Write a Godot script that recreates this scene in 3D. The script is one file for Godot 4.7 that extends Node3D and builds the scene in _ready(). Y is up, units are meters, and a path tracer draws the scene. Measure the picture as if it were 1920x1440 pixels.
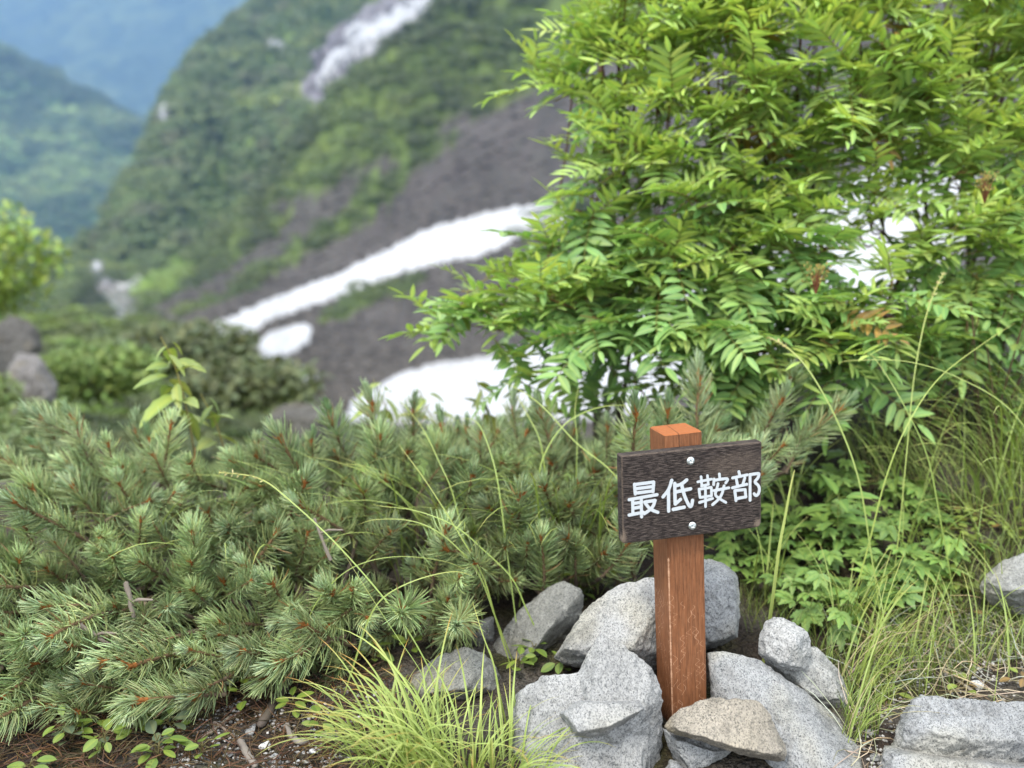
extends Node3D
# A signpost on a mountain col: dwarf pines, a rowan thicket, granite blocks, and a valley with snow patches behind.
# All measures in metres. Camera at 1 m above the foot of the cairn, looking 15 degrees down.

const FOCAL := 1782.06            # pixels of a 1920 x 1440 frame
const PITCH := 15.0
var eye := Vector3(0, 1, 0)
var fwd := Vector3.ZERO
var upv := Vector3.ZERO
var rng := RandomNumberGenerator.new()
var nz := FastNoiseLite.new()
var nz2 := FastNoiseLite.new()
var cell := FastNoiseLite.new()
var used := {}
var M := {}

# ------------------------------------------------------------------ helpers
class MB:
	var v := PackedVector3Array()
	var n := PackedVector3Array()
	var uv := PackedVector2Array()
	var c := PackedColorArray()
	var i := PackedInt32Array()
	func vert(p: Vector3, nn: Vector3, col := Color.WHITE, t := Vector2.ZERO) -> int:
		v.append(p)
		n.append(nn)
		c.append(col)
		uv.append(t)
		return v.size() - 1
	func tri(a: int, b: int, d: int) -> void:
		# front faces run clockwise
		if (v[b] - v[a]).cross(v[d] - v[a]).dot(n[a] + n[b] + n[d]) > 0.0:
			i.append(a)
			i.append(d)
			i.append(b)
		else:
			i.append(a)
			i.append(b)
			i.append(d)
	func quad(a: int, b: int, d: int, e: int) -> void:
		tri(a, b, d)
		tri(a, d, e)
	func arrays() -> Array:
		var a := []
		a.resize(Mesh.ARRAY_MAX)
		a[Mesh.ARRAY_VERTEX] = v
		a[Mesh.ARRAY_NORMAL] = n
		a[Mesh.ARRAY_COLOR] = c
		a[Mesh.ARRAY_TEX_UV] = uv
		a[Mesh.ARRAY_INDEX] = i
		return a
	func mesh(m: Material) -> ArrayMesh:
		var am := ArrayMesh.new()
		add_to(am, m)
		return am
	func add_to(am: ArrayMesh, m: Material) -> void:
		am.add_surface_from_arrays(Mesh.PRIMITIVE_TRIANGLES, arrays())
		am.surface_set_material(am.get_surface_count() - 1, m)

func at(px: float, py: float, d: float) -> Vector3:
	return eye + ray(px, py) * d

func ray(px: float, py: float) -> Vector3:      # one metre deep along the viewing axis
	return Vector3((px - 960.0) / FOCAL, 0, 0) + upv * (-(py - 720.0) / FOCAL) + fwd

func far_at(px: float, py: float, dist: float) -> Vector3:   # by its distance along the ground
	var r := ray(px, py)
	return eye + r * (dist / -r.z)

func pix(p: Vector3) -> Vector2:
	var q := p - eye
	var d := q.dot(fwd)
	return Vector2(960.0 + FOCAL * q.x / d, 720.0 - FOCAL * q.dot(upv) / d)

func rf(a: float, b: float) -> float:
	return rng.randf_range(a, b)

func ss(a: float, b: float, x: float) -> float:
	return smoothstep(a, b, x)

func numbered(parent: Node, called: String) -> String:
	var key := str(parent.get_instance_id()) + called
	var k: int = used.get(key, 0)
	used[key] = k + 1
	return called if k == 0 else "%s_%03d" % [called, k]

func thing(called: String, label: String, category: String, pos := Vector3.ZERO, group := "") -> Node3D:
	var o := Node3D.new()
	o.name = numbered(self, called)
	add_child(o, true)
	o.position = pos
	meta(o, label, category, group)
	return o

func meta(o: Node, label: String, category := "", group := "", kind := "") -> void:
	o.set_meta("label", label)
	if category != "":
		o.set_meta("category", category)
	if group != "":
		o.set_meta("group", group)
	if kind != "":
		o.set_meta("kind", kind)

func part(called: String, m: Mesh, parent: Node, t := Transform3D()) -> MeshInstance3D:
	var o := MeshInstance3D.new()
	o.name = numbered(parent, called)
	o.mesh = m
	parent.add_child(o, true)
	o.transform = t
	return o

func scatter(called: String, m: Mesh, ts: Array, cols: Array, label: String) -> MultiMeshInstance3D:
	var mm := MultiMesh.new()
	mm.transform_format = MultiMesh.TRANSFORM_3D
	mm.use_colors = true
	mm.mesh = m
	mm.instance_count = ts.size()
	for k in ts.size():
		mm.set_instance_transform(k, ts[k])
		mm.set_instance_color(k, cols[k])
	var o := MultiMeshInstance3D.new()
	o.name = numbered(self, called)
	o.multimesh = mm
	add_child(o, true)
	meta(o, label, called.replace("_", " "), "", "stuff")
	return o

func basis_y(dir: Vector3, roll := 0.0) -> Basis:     # +Y along dir
	var y := dir.normalized()
	var x := y.cross(Vector3(0.13, 0.21, 0.97)).normalized()
	var z := x.cross(y).normalized()
	return Basis(x, y, z) * Basis(Vector3.UP, roll)

func lin(r: float, g: float, b: float) -> Color:
	return Color(r, g, b)

func mat(rough: float, spec := 0.5) -> StandardMaterial3D:
	var m := StandardMaterial3D.new()
	m.vertex_color_use_as_albedo = true
	m.roughness = rough
	m.metallic_specular = spec
	return m

func leafmat(rough: float, back: float, spec := 0.5) -> StandardMaterial3D:
	var m := mat(rough, spec)
	m.backlight_enabled = true
	m.backlight = Color(back, back, back * 0.55).linear_to_srgb()
	return m

func tube(mb: MB, pts: Array, r0: float, r1: float, sides: int, col: Color, col2: Color, knobs := 0.0) -> void:
	var first := mb.v.size()
	var m := pts.size()
	var side := Vector3.ZERO
	for k in m:
		var d: Vector3 = (pts[mini(k + 1, m - 1)] - pts[maxi(k - 1, 0)]).normalized()
		if side == Vector3.ZERO:
			side = d.cross(Vector3(0.31, 0.5, 0.81)).normalized()
		side = (side - d * side.dot(d)).normalized()
		var other := d.cross(side)
		var s := float(k) / (m - 1)
		var r := lerpf(r0, r1, s)
		for j in sides:
			var a := TAU * j / sides
			var nn := side * cos(a) + other * sin(a)
			var rr := r
			if knobs > 0.0:
				rr *= 1.0 + knobs * nz.get_noise_3dv((pts[k] + nn * r) * 60.0)
			mb.vert(pts[k] + nn * rr, nn, col.lerp(col2, s), Vector2(float(j) / sides, s))
	for k in m - 1:
		for j in sides:
			var j2 := (j + 1) % sides
			mb.quad(first + k * sides + j, first + k * sides + j2, first + (k + 1) * sides + j2, first + (k + 1) * sides + j)
	for e in [0, m - 1]:
		var d2: Vector3 = (pts[e] - pts[1 if e == 0 else m - 2]).normalized()
		var cc := mb.vert(pts[e] + d2 * (r0 if e == 0 else r1) * 0.4, d2, col if e == 0 else col2)
		for j in sides:
			mb.tri(cc, first + e * sides + j, first + e * sides + (j + 1) % sides)

func curve(pts: Array, per: int) -> Array:      # Catmull-Rom through the points
	var out := []
	for k in pts.size() - 1:
		var a: Vector3 = pts[maxi(k - 1, 0)]
		var b: Vector3 = pts[k]
		var c: Vector3 = pts[k + 1]
		var d: Vector3 = pts[mini(k + 2, pts.size() - 1)]
		for j in per:
			out.append(b.cubic_interpolate(c, a, d, float(j) / per))
	out.append(pts[-1])
	return out

func inside(poly: PackedVector2Array, p: Vector2) -> bool:
	return Geometry2D.is_point_in_polygon(p, poly)

func poly(flat: Array) -> PackedVector2Array:
	var out := PackedVector2Array()
	for k in flat.size() / 2:
		out.append(Vector2(flat[2 * k], flat[2 * k + 1]))
	return out

# ------------------------------------------------------------------ leaves, needles, blades
# One leaflet: a folded, arching blade with a pointed tip, added to mb.
func leaflet(mb: MB, o: Vector3, dir: Vector3, up: Vector3, L: float, W: float, droop: float, fold: float, col: Color, round_tip := 0.0, teeth := 0.0, st := 6, tipcol := Color(-1, 0, 0)) -> void:
	var d := dir.normalized()
	var side := d.cross(up).normalized()
	var u := side.cross(d).normalized()
	var prev := []
	for k in st + 1:
		var s := float(k) / st
		var w := W * 0.5 * pow(sin(PI * pow(s, lerpf(0.72, 1.0, round_tip))), lerpf(0.85, 0.6, round_tip))
		if k == 0:
			w = W * 0.04
		if k == st:
			w = W * 0.02
		if teeth > 0.0 and k % 2 == 1:
			w *= 1.0 - teeth
		var p := o + d * (L * s * (1.0 - 0.18 * droop * s)) - u * (droop * L * 0.45 * s * s)
		var tang := (d - u * (droop * 0.9 * s)).normalized()
		var nn := side.cross(tang).normalized()
		if nn.dot(u) < 0.0:
			nn = -nn
		var cc := col if tipcol.r < 0.0 else col.lerp(tipcol, s * s)
		var rib := Color(minf(cc.r * 1.35 + 0.02, 1), minf(cc.g * 1.2 + 0.02, 1), cc.b * 1.1)
		var row := [
			mb.vert(p - side * w + nn * (w * fold), (nn + side * fold).normalized(), cc, Vector2(0, s)),
			mb.vert(p - side * w * 0.12 + nn * (w * fold * 0.1), nn, cc, Vector2(0.45, s)),
			mb.vert(p + side * w * 0.12 + nn * (w * fold * 0.1), nn, rib, Vector2(0.55, s)),
			mb.vert(p + side * w + nn * (w * fold), (nn - side * fold).normalized(), cc, Vector2(1, s))]
		if prev.size():
			for j in 3:
				mb.quad(prev[j], prev[j + 1], row[j + 1], row[j])
		prev = row

func jit(c: Color, a: float) -> Color:
	var k := 1.0 + rf(-a, a)
	return Color(clampf(c.r * k * (1.0 + rf(-a, a) * 0.5), 0, 1), clampf(c.g * k, 0, 1), clampf(c.b * k * (1.0 + rf(-a, a) * 0.5), 0, 1))

# A pinnate leaf along +Z, upper side +Y.
func rowan_leaf(pairs: int, R: float, LL: float, WW: float, droop: float, col: Color, young: float) -> ArrayMesh:
	var mb := MB.new()
	var pts := []
	for k in 9:
		var s := k / 8.0
		pts.append(Vector3(rf(-0.002, 0.002), 0.10 * R * s - droop * R * 0.5 * s * s, R * s * (1.0 - 0.12 * droop * s)))
	var stalk := MB.new()
	tube(stalk, pts, 0.0016, 0.0008, 4, Color(0.16, 0.09, 0.03).lerp(Color(0.24, 0.22, 0.05), young), Color(0.15, 0.17, 0.04))
	for k in pairs + 1:
		var s := lerpf(0.22, 1.0, float(k) / pairs)
		var f := s * 8.0
		var i0 := mini(int(f), 7)
		var p: Vector3 = pts[i0].lerp(pts[i0 + 1], f - i0)
		var tang: Vector3 = (pts[i0 + 1] - pts[i0]).normalized()
		var up := tang.cross(Vector3.RIGHT).normalized() * -1.0
		if up.y < 0.0:
			up = -up
		var size := (0.72 + 0.5 * sin(PI * (0.12 + 0.72 * s))) * 0.88
		if k == pairs:
			leaflet(mb, p, tang, up, LL * size, WW * size, rf(0.05, 0.35), rf(0.15, 0.45), jit(col, 0.18), 0.12)
		else:
			for sd in [-1.0, 1.0]:
				var dd: Vector3 = (Vector3.RIGHT * sd + tang * rf(0.35, 0.7) + up * rf(0.0, 0.25 + 0.35 * young)).normalized()
				var uu: Vector3 = (up + Vector3.RIGHT * sd * rf(-0.2, 0.25) + tang * rf(-0.35, 0.15)).normalized()
				leaflet(mb, p, dd, uu, LL * size * rf(0.88, 1.08), WW * size * rf(0.85, 1.15), rf(0.0, 0.45) + (0.4 if rng.randf() < 0.15 else 0.0), rf(0.12, 0.5), jit(col, 0.22), 0.12)
	var am := mb.mesh(M.rowan)
	stalk.add_to(am, M.twig)
	return am

# A shoot of dwarf pine along +Y: [stem mesh, needles mesh]
func pine_shoot(L: float, n_old: int, n_new: int, new_len: float, old_col: Color, new_col: Color, candle: float) -> Array:
	var stem := MB.new()
	var pts := []
	var bx := rf(-0.02, 0.02)
	var bz := rf(-0.02, 0.02)
	for k in 7:
		var s := k / 6.0
		pts.append(Vector3(bx * s * s, L * s, bz * s * s))
	tube(stem, pts, 0.0042, 0.0030, 5, Color(0.13, 0.10, 0.07), Color(0.17, 0.10, 0.05), 0.5)
	var tip: Vector3 = pts[6]
	var c_pts := [tip - Vector3(0, 0.004, 0), tip + Vector3(0, candle * 0.35, 0), tip + Vector3(0, candle * 0.7, 0), tip + Vector3(0, candle, 0)]
	tube(stem, c_pts, 0.0044, 0.0022, 6, Color(0.27, 0.10, 0.03), Color(0.30, 0.14, 0.04))
	for q in 14:                                 # papery bud scales round the foot of the new growth
		var a := rf(0, TAU)
		var dd := Vector3(cos(a) * 0.45, 1, sin(a) * 0.45)
		leaflet(stem, tip + Vector3(cos(a), 0, sin(a)) * 0.003 + Vector3(0, rf(-0.002, candle * 0.5), 0), dd, Vector3(cos(a), -0.3, sin(a)), rf(0.010, 0.017), 0.004, rf(-0.6, 0.2), 0.2, jit(Color(0.34, 0.15, 0.05), 0.3), 0, 0, 2)
	var nd := MB.new()
	for k in n_old:
		var s := pow(rf(0.04, 1.0), 0.75)
		var a := k * 2.399963 + rf(-0.3, 0.3)
		var spread := lerpf(1.15, 0.72, s) + rf(-0.16, 0.16)
		var f := s * 6.0
		var i0 := mini(int(f), 5)
		var p: Vector3 = pts[i0].lerp(pts[i0 + 1], f - i0)
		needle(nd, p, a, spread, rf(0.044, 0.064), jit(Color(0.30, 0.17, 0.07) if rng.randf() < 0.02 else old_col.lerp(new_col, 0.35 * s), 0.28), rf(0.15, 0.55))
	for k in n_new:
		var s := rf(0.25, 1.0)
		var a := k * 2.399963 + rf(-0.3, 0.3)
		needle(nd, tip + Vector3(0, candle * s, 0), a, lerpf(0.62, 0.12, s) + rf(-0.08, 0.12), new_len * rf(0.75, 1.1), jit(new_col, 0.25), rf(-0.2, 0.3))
	return [stem.mesh(M.bark), nd.mesh(M.needle)]

func needle(mb: MB, p: Vector3, a: float, spread: float, L: float, col: Color, bend: float) -> void:
	var out := Vector3(cos(a), 0, sin(a))
	var side := Vector3(-sin(a), 0, cos(a))
	var r := rf(0.00095, 0.00125)
	var first := mb.v.size()
	var q := p
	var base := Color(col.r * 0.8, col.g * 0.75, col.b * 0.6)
	side = side.rotated(out, rf(-0.6, 0.6))
	for k in 4:
		var s := k / 3.0
		var ang := spread - bend * s
		var d := (out * sin(ang) + Vector3.UP * cos(ang)).normalized()
		var nrm := side.cross(d).normalized()
		var rr := r * (1.0 - 0.1 * s) if k < 3 else r * 0.4
		if k == 0:
			rr = r * 0.7
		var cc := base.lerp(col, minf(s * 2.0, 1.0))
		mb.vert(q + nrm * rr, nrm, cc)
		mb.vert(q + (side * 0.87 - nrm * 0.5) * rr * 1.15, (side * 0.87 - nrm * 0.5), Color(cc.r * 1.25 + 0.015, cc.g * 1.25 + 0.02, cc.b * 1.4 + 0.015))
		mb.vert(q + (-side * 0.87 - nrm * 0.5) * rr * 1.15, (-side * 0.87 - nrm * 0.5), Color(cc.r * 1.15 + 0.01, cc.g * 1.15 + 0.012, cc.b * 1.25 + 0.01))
		q += d * (L / 3.0)
	for k in 3:
		for j in 3:
			mb.quad(first + k * 3 + j, first + k * 3 + (j + 1) % 3, first + k * 3 + 3 + (j + 1) % 3, first + k * 3 + 3 + j)

# A grass blade from the origin, up +Y, bending towards +Z.
func blade(L: float, W: float, a0: float, a1: float, col: Color, tip: Color, tipfrom: float, twist := 0.0) -> ArrayMesh:
	var mb := MB.new()
	blade_into(mb, Vector3.ZERO, Vector3(0, 0, 1), L, W, a0, a1, col, tip, tipfrom, twist)
	return mb.mesh(M.grass)

func blade_into(mb: MB, o: Vector3, ahead: Vector3, L: float, W: float, a0: float, a1: float, col: Color, tip: Color, tipfrom: float, twist := 0.0) -> void:
	var p := o
	var st := 10
	var prev := []
	var side0 := Vector3.UP.cross(ahead).normalized()
	for k in st + 1:
		var s := float(k) / st
		var ang := a0 + (a1 - a0) * pow(s, 1.35)
		var d := ahead * sin(ang) + Vector3.UP * cos(ang)
		var side := side0.rotated(d, twist * s)
		var nn := side.cross(d).normalized()
		var w := W * 0.5 * (0.6 + 0.4 * minf(s * 5.0, 1.0)) * pow(1.0 - s, 0.55)
		if k == st:
			w = 0.0001
		var cc := col.lerp(tip, ss(tipfrom, 1.0, s))
		cc = cc.lerp(Color(0.34, 0.36, 0.16), (1.0 - minf(s * 4.0, 1.0)) * 0.4)
		var row := [mb.vert(p - side * w + nn * w * 0.45, (nn + side * 0.5).normalized(), cc), mb.vert(p, nn, Color(cc.r * 0.85, cc.g * 0.85, cc.b * 0.85)), mb.vert(p + side * w + nn * w * 0.45, (nn - side * 0.5).normalized(), cc)]
		if prev.size():
			for j in 2:
				mb.quad(prev[j], prev[j + 1], row[j + 1], row[j])
		prev = row
		p += d * (L / st)

# ------------------------------------------------------------------ ground under the foreground
func gh(x: float, z: float) -> float:
	var d := -z
	var y := -0.065
	y += 0.24 * ss(0.35, 1.0, x) * ss(1.75, 2.7, d)
	y += 0.10 * ss(0.9, 1.8, x) * ss(1.3, 2.4, d)
	y -= 1.5 * ss(2.7, 4.8, d) * (1.0 - ss(0.2, 1.4, x))
	y -= 1.5 * ss(3.4, 4.9, d) * ss(0.2, 1.4, x)
	y += 0.022 * nz.get_noise_2d(x * 3.1, z * 3.1) + 0.009 * nz.get_noise_2d(x * 13.0, z * 13.0)
	return y

func gnd(px: float, py: float) -> Vector3:
	var r := ray(px, py)
	var t := 1.2
	while t < 5.0:
		var p := eye + r * t
		if p.y < gh(p.x, p.z):
			break
		t += 0.01
	var q := eye + r * t
	return Vector3(q.x, gh(q.x, q.z), q.z)

func on_ground(x: float, z: float) -> Vector3:
	return Vector3(x, gh(x, z), z)

# ------------------------------------------------------------------ terrain from rows of control points
func loft(ctrl: Array, nu: int, nv: int) -> PackedVector3Array:
	var rows := ctrl.size()
	var cols: int = ctrl[0].size()
	var out := PackedVector3Array()
	out.resize(nu * nv)
	for a in nu:
		var u := float(a) / (nu - 1) * (cols - 1)
		var u0 := mini(int(u), cols - 2)
		var col := []
		for r in rows:
			var R: Array = ctrl[r]
			col.append((R[u0] as Vector3).cubic_interpolate(R[u0 + 1], R[maxi(u0 - 1, 0)], R[mini(u0 + 2, cols - 1)], u - u0))
		for b in nv:
			var w := float(b) / (nv - 1) * (rows - 1)
			var w0 := mini(int(w), rows - 2)
			out[b * nu + a] = (col[w0] as Vector3).cubic_interpolate(col[w0 + 1], col[maxi(w0 - 1, 0)], col[mini(w0 + 2, rows - 1)], w - w0)
	return out

func grid_normals(g: PackedVector3Array, nu: int, nv: int) -> PackedVector3Array:
	var out := PackedVector3Array()
	out.resize(g.size())
	for b in nv:
		for a in nu:
			var du := g[b * nu + mini(a + 1, nu - 1)] - g[b * nu + maxi(a - 1, 0)]
			var dv := g[mini(b + 1, nv - 1) * nu + a] - g[maxi(b - 1, 0) * nu + a]
			var n := du.cross(dv).normalized()
			out[b * nu + a] = n if n.dot(eye - g[b * nu + a]) > 0.0 or n.y > 0.3 else -n
			if out[b * nu + a].y < -0.2:
				out[b * nu + a] = -out[b * nu + a]
	return out

func grid_mesh(g: PackedVector3Array, cols: PackedColorArray, nu: int, nv: int, m: Material) -> ArrayMesh:
	var mb := MB.new()
	mb.v = g
	mb.n = grid_normals(g, nu, nv)
	mb.c = cols
	mb.uv.resize(g.size())
	for b in nv - 1:
		for a in nu - 1:
			var k := b * nu + a
			mb.quad(k, k + 1, k + nu + 1, k + nu)
	return mb.mesh(m)

# A sheet of snow lying on part of a terrain grid: thick inside, running out to nothing at its rim.
func snow_on(g: PackedVector3Array, nu: int, nv: int, outline: PackedVector2Array, from_row: int, thick: float, label: String) -> void:
	const SUB := 3
	var lo := Vector2(1e9, 1e9)
	var hi := -lo
	for p in outline:
		lo = lo.min(p)
		hi = hi.max(p)
	var any := {}                    # lattice point -> how many picked cells meet there
	var place := {}
	var cells := []
	for b in range(from_row, nv - 1):
		for a in nu - 1:
			var p00 := g[b * nu + a]
			var p10 := g[b * nu + a + 1]
			var p01 := g[(b + 1) * nu + a]
			var p11 := g[(b + 1) * nu + a + 1]
			var q := pix((p00 + p11) * 0.5)
			if q.x < lo.x - 20.0 or q.x > hi.x + 20.0 or q.y < lo.y - 20.0 or q.y > hi.y + 20.0:
				continue
			for i in SUB:
				for j in SUB:
					var u := (i + 0.5) / SUB
					var w := (j + 0.5) / SUB
					var mid := p00.lerp(p10, u).lerp(p01.lerp(p11, u), w)
					var r := pix(mid)
					r += Vector2(nz.get_noise_2d(r.x * 0.05, r.y * 0.05), nz.get_noise_2d(r.x * 0.05 + 9.0, r.y * 0.05)) * 4.0 + Vector2(nz2.get_noise_2d(r.x * 0.2, r.y * 0.2), nz2.get_noise_2d(r.x * 0.2 + 9.0, r.y * 0.2)) * 3.0
					if not inside(outline, r):
						continue
					var x := a * SUB + i
					var y := b * SUB + j
					cells.append(Vector2i(x, y))
					for c in [Vector2i(x, y), Vector2i(x + 1, y), Vector2i(x, y + 1), Vector2i(x + 1, y + 1)]:
						any[c] = any.get(c, 0) + 1
						if not place.has(c):
							var uu := float(c.x - a * SUB) / SUB
							var ww := float(c.y - b * SUB) / SUB
							place[c] = p00.lerp(p10, uu).lerp(p01.lerp(p11, uu), ww)
	if any.is_empty():
		print("no snow for ", label)
		return
	var mb := MB.new()
	var num := {}
	var base := Vector3.ZERO
	for c in any:
		base += place[c]
	base /= any.size()
	var nn := grid_normals(g, nu, nv)
	for c in any:
		var p: Vector3 = place[c]
		var nv3: Vector3 = nn[mini(c.y / SUB, nv - 1) * nu + mini(c.x / SUB, nu - 1)]
		var lift := thick * (0.75 + 0.35 * nz.get_noise_3dv(p * 0.09)) if any[c] == 4 else -0.1 * thick
		var dirt := ss(0.0, 0.55, nz.get_noise_3dv(p * Vector3(0.035, 0.09, 0.14) * (220.0 / -p.z)) + 0.5 * nz2.get_noise_3dv(p * 0.5 * (220.0 / -p.z)))
		var tone := Color(0.39, 0.395, 0.405).lerp(Color(0.25, 0.24, 0.23), 0.5 * dirt)
		num[c] = mb.vert(p + Vector3(0, lift, 0) + nv3 * lift * 0.5 - base, nv3, tone)
	for c in cells:
		mb.quad(num[c], num[c + Vector2i(1, 0)], num[c + Vector2i(1, 1)], num[c + Vector2i(0, 1)])
	var o := part("snow_patch", mb.mesh(M.snow), self, Transform3D(Basis(), base))
	meta(o, label, "snow patch")

# ------------------------------------------------------------------ rocks
var sphere_dirs := {}
func sphere(n: int) -> Array:          # a cube's lattice blown up to a ball: [directions, indices]
	if sphere_dirs.has(n):
		return sphere_dirs[n]
	var ids := {}
	var dirs := PackedVector3Array()
	var idx := PackedInt32Array()
	for face in 6:
		for a in n:
			for b in n:
				var q := []
				for c in [[a, b], [a + 1, b], [a + 1, b + 1], [a, b + 1]]:
					var s: int = 0 if face % 2 == 0 else n
					var k: Vector3i = Vector3i(s, c[0], c[1]) if face < 2 else Vector3i(c[0], s, c[1]) if face < 4 else Vector3i(c[0], c[1], s)
					if not ids.has(k):
						ids[k] = dirs.size()
						var w := Vector3(tan((k.x * 2.0 / n - 1.0) * 0.7854), tan((k.y * 2.0 / n - 1.0) * 0.7854), tan((k.z * 2.0 / n - 1.0) * 0.7854))
						dirs.append(w.normalized())
					q.append(ids[k])
				for t in [[q[0], q[1], q[2]], [q[0], q[2], q[3]]]:
					var p0 := dirs[t[0]]
					if (dirs[t[1]] - p0).cross(dirs[t[2]] - p0).dot(p0) > 0.0:
						idx.append_array([t[0], t[2], t[1]])
					else:
						idx.append_array([t[0], t[1], t[2]])
	sphere_dirs[n] = [dirs, idx]
	return sphere_dirs[n]

func hull_planes(pts: Array, centre: Vector3, chips := 0) -> Array:   # [normal / distance] of the convex hull's faces, about centre
	var out := []
	var eps := 0.0008
	for p in pts:
		eps = minf(eps, maxf((p - centre).length() * 0.02, 0.0001))
	var n := pts.size()
	for i in n:
		for j in range(i + 1, n):
			for k in range(j + 1, n):
				var nn: Vector3 = (pts[j] - pts[i]).cross(pts[k] - pts[i])
				if nn.length() < 1e-10:
					continue
				nn = nn.normalized()
				var d := nn.dot(pts[i])
				var above := false
				var below := false
				for m in n:
					var e: float = nn.dot(pts[m]) - d
					if e > eps:
						above = true
					elif e < -eps:
						below = true
					if above and below:
						break
				if above and below:
					continue
				if above:
					nn = -nn
					d = -d
				var dist := d - nn.dot(centre)
				if dist < 0.0004:
					continue
				var w := nn / dist
				var fresh := true
				for o in out:
					if (o - w).length() < 0.02 * w.length():
						fresh = false
						break
				if fresh:
					out.append(w)
	for c in chips:                       # flakes knocked off at random bearings
		var u := Vector3(rf(-1, 1), rf(-1, 1), rf(-1, 1)).normalized()
		var reach := 0.0
		for q in pts:
			reach = maxf(reach, u.dot(q - centre))
		if reach > 0.002:
			out.append(u / (reach * rf(0.88, 0.96)))
	return out

func rock_mesh(hulls: Array, centre: Vector3, n: int, soft: float, rough: float, tint: Color, m: Material) -> ArrayMesh:
	var sp := sphere(n)
	var dirs: PackedVector3Array = sp[0]
	var v := PackedVector3Array()
	var c := PackedColorArray()
	v.resize(dirs.size())
	c.resize(dirs.size())
	var sets := []
	for h in hulls:
		sets.append(hull_planes(h, centre, 5))
	var o := Vector3(rng.randf(), rng.randf(), rng.randf()) * 50.0
	for k in dirs.size():
		var u := dirs[k]
		var r := 0.0
		for planes in sets:
			var s := 0.0
			for w in planes:
				var e: float = w.dot(u)
				if e > 0.0:
					s += pow(e, soft)
			r = maxf(r, pow(s, -1.0 / soft))
		var p := u * r
		var q := p + o
		var big := nz.get_noise_3dv(q * 8.0)
		var mid := absf(nz2.get_noise_3dv(q * 18.0))
		var fine := nz.get_noise_3dv(q * 95.0)
		r = r * 1.03 + rough * (0.0045 * big - 0.0065 * mid + 0.0010 * fine + 0.0018 * nz2.get_noise_3dv(q * 48.0))
		v[k] = u * r
		var patch := nz.get_noise_3dv(q * 5.0 + Vector3(9, 3, 7))
		var shade := 1.0 + 0.22 * patch + 0.10 * big - 0.22 * ss(0.15, 0.5, nz2.get_noise_3dv(q * 14.0))
		var warm := ss(0.1, 0.6, nz2.get_noise_3dv(q * 4.0 + Vector3(2, 5, 1)))
		c[k] = Color(clampf(tint.r * shade * (1.0 + 0.05 * warm), 0, 1), clampf(tint.g * shade * (1.0 + 0.01 * warm), 0, 1), clampf(tint.b * shade * (1.0 - 0.10 * warm), 0, 1))
	var a := []
	a.resize(Mesh.ARRAY_MAX)
	a[Mesh.ARRAY_VERTEX] = v
	a[Mesh.ARRAY_COLOR] = c
	a[Mesh.ARRAY_INDEX] = sp[1]
	var st := SurfaceTool.new()
	st.create_from_arrays(a)
	st.generate_normals()
	var am := st.commit()
	am.surface_set_material(0, m)
	return am

# A block of stone. Its face as seen: outline [x, y ...] and ridge points [x, y, nearer by ...] of the photograph's pixels, at a depth; hulls of several lobes may share one stone.
func rock(called: String, label: String, lobes: Array, depth: float, thick: float, tint: Color, n := 44, soft := 22.0, rough := 1.0, group := "") -> Node3D:
	var hulls := []
	var all := Vector3.ZERO
	var count := 0
	for lobe in lobes:
		var line: Array = lobe[0]
		var ridge: Array = lobe[1]
		var dd: float = depth + (lobe[2] if lobe.size() > 2 else 0.0)
		var pts := []
		var mid := Vector2.ZERO
		for k in line.size() / 2:
			mid += Vector2(line[2 * k], line[2 * k + 1])
		mid /= line.size() / 2
		for k in line.size() / 2:
			var q := Vector2(line[2 * k], line[2 * k + 1])
			pts.append(at(q.x, q.y, dd + thick * 0.30))
			if k % 2 == 0:
				var b := q.lerp(mid, 0.22)
				pts.append(at(b.x, b.y, dd + thick))
			if ridge.is_empty():
				var f := q.lerp(mid, 0.45)
				pts.append(at(f.x, f.y, dd))
		for k in ridge.size() / 3:
			pts.append(at(ridge[3 * k], ridge[3 * k + 1], dd + ridge[3 * k + 2]))
		for p in pts:
			all += p
			count += 1
		hulls.append(pts)
	var centre := all / count
	for pts in hulls:
		for u in [Vector3.UP, Vector3.DOWN, Vector3.LEFT, Vector3.RIGHT, Vector3.FORWARD, Vector3.BACK]:
			if hulls.size() > 1:
				pts.append(centre + u * 0.012)
	var m := rock_mesh(hulls, centre, n, soft, rough, tint, M.granite)
	var foot := Vector3(centre.x, minf(centre.y - 0.02, gh(centre.x, centre.z)), centre.z)
	var o := part(called, m, self, Transform3D(Basis(), centre))
	meta(o, label, "rock", group)
	return o

# ------------------------------------------------------------------ materials
func noise_tex(size: int, type: int, freq: float, stops: Array, sd: int, octaves := 3, normal := 0.0) -> NoiseTexture2D:
	var f := FastNoiseLite.new()
	f.noise_type = type
	f.frequency = freq
	f.seed = sd
	f.fractal_octaves = octaves
	if type == FastNoiseLite.TYPE_CELLULAR:
		f.cellular_return_type = FastNoiseLite.RETURN_CELL_VALUE
		f.fractal_type = FastNoiseLite.FRACTAL_NONE
	var t := NoiseTexture2D.new()
	t.width = size
	t.height = size
	t.seamless = true
	t.noise = f
	if normal > 0.0:
		t.as_normal_map = true
		t.bump_strength = normal
	elif stops.size():
		var g := Gradient.new()
		var offs := PackedFloat32Array()
		var cols := PackedColorArray()
		for s in stops:
			offs.append(s[0])
			cols.append(Color(s[1], s[2], s[3]).linear_to_srgb())
		g.offsets = offs
		g.colors = cols
		t.color_ramp = g
	return t

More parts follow.
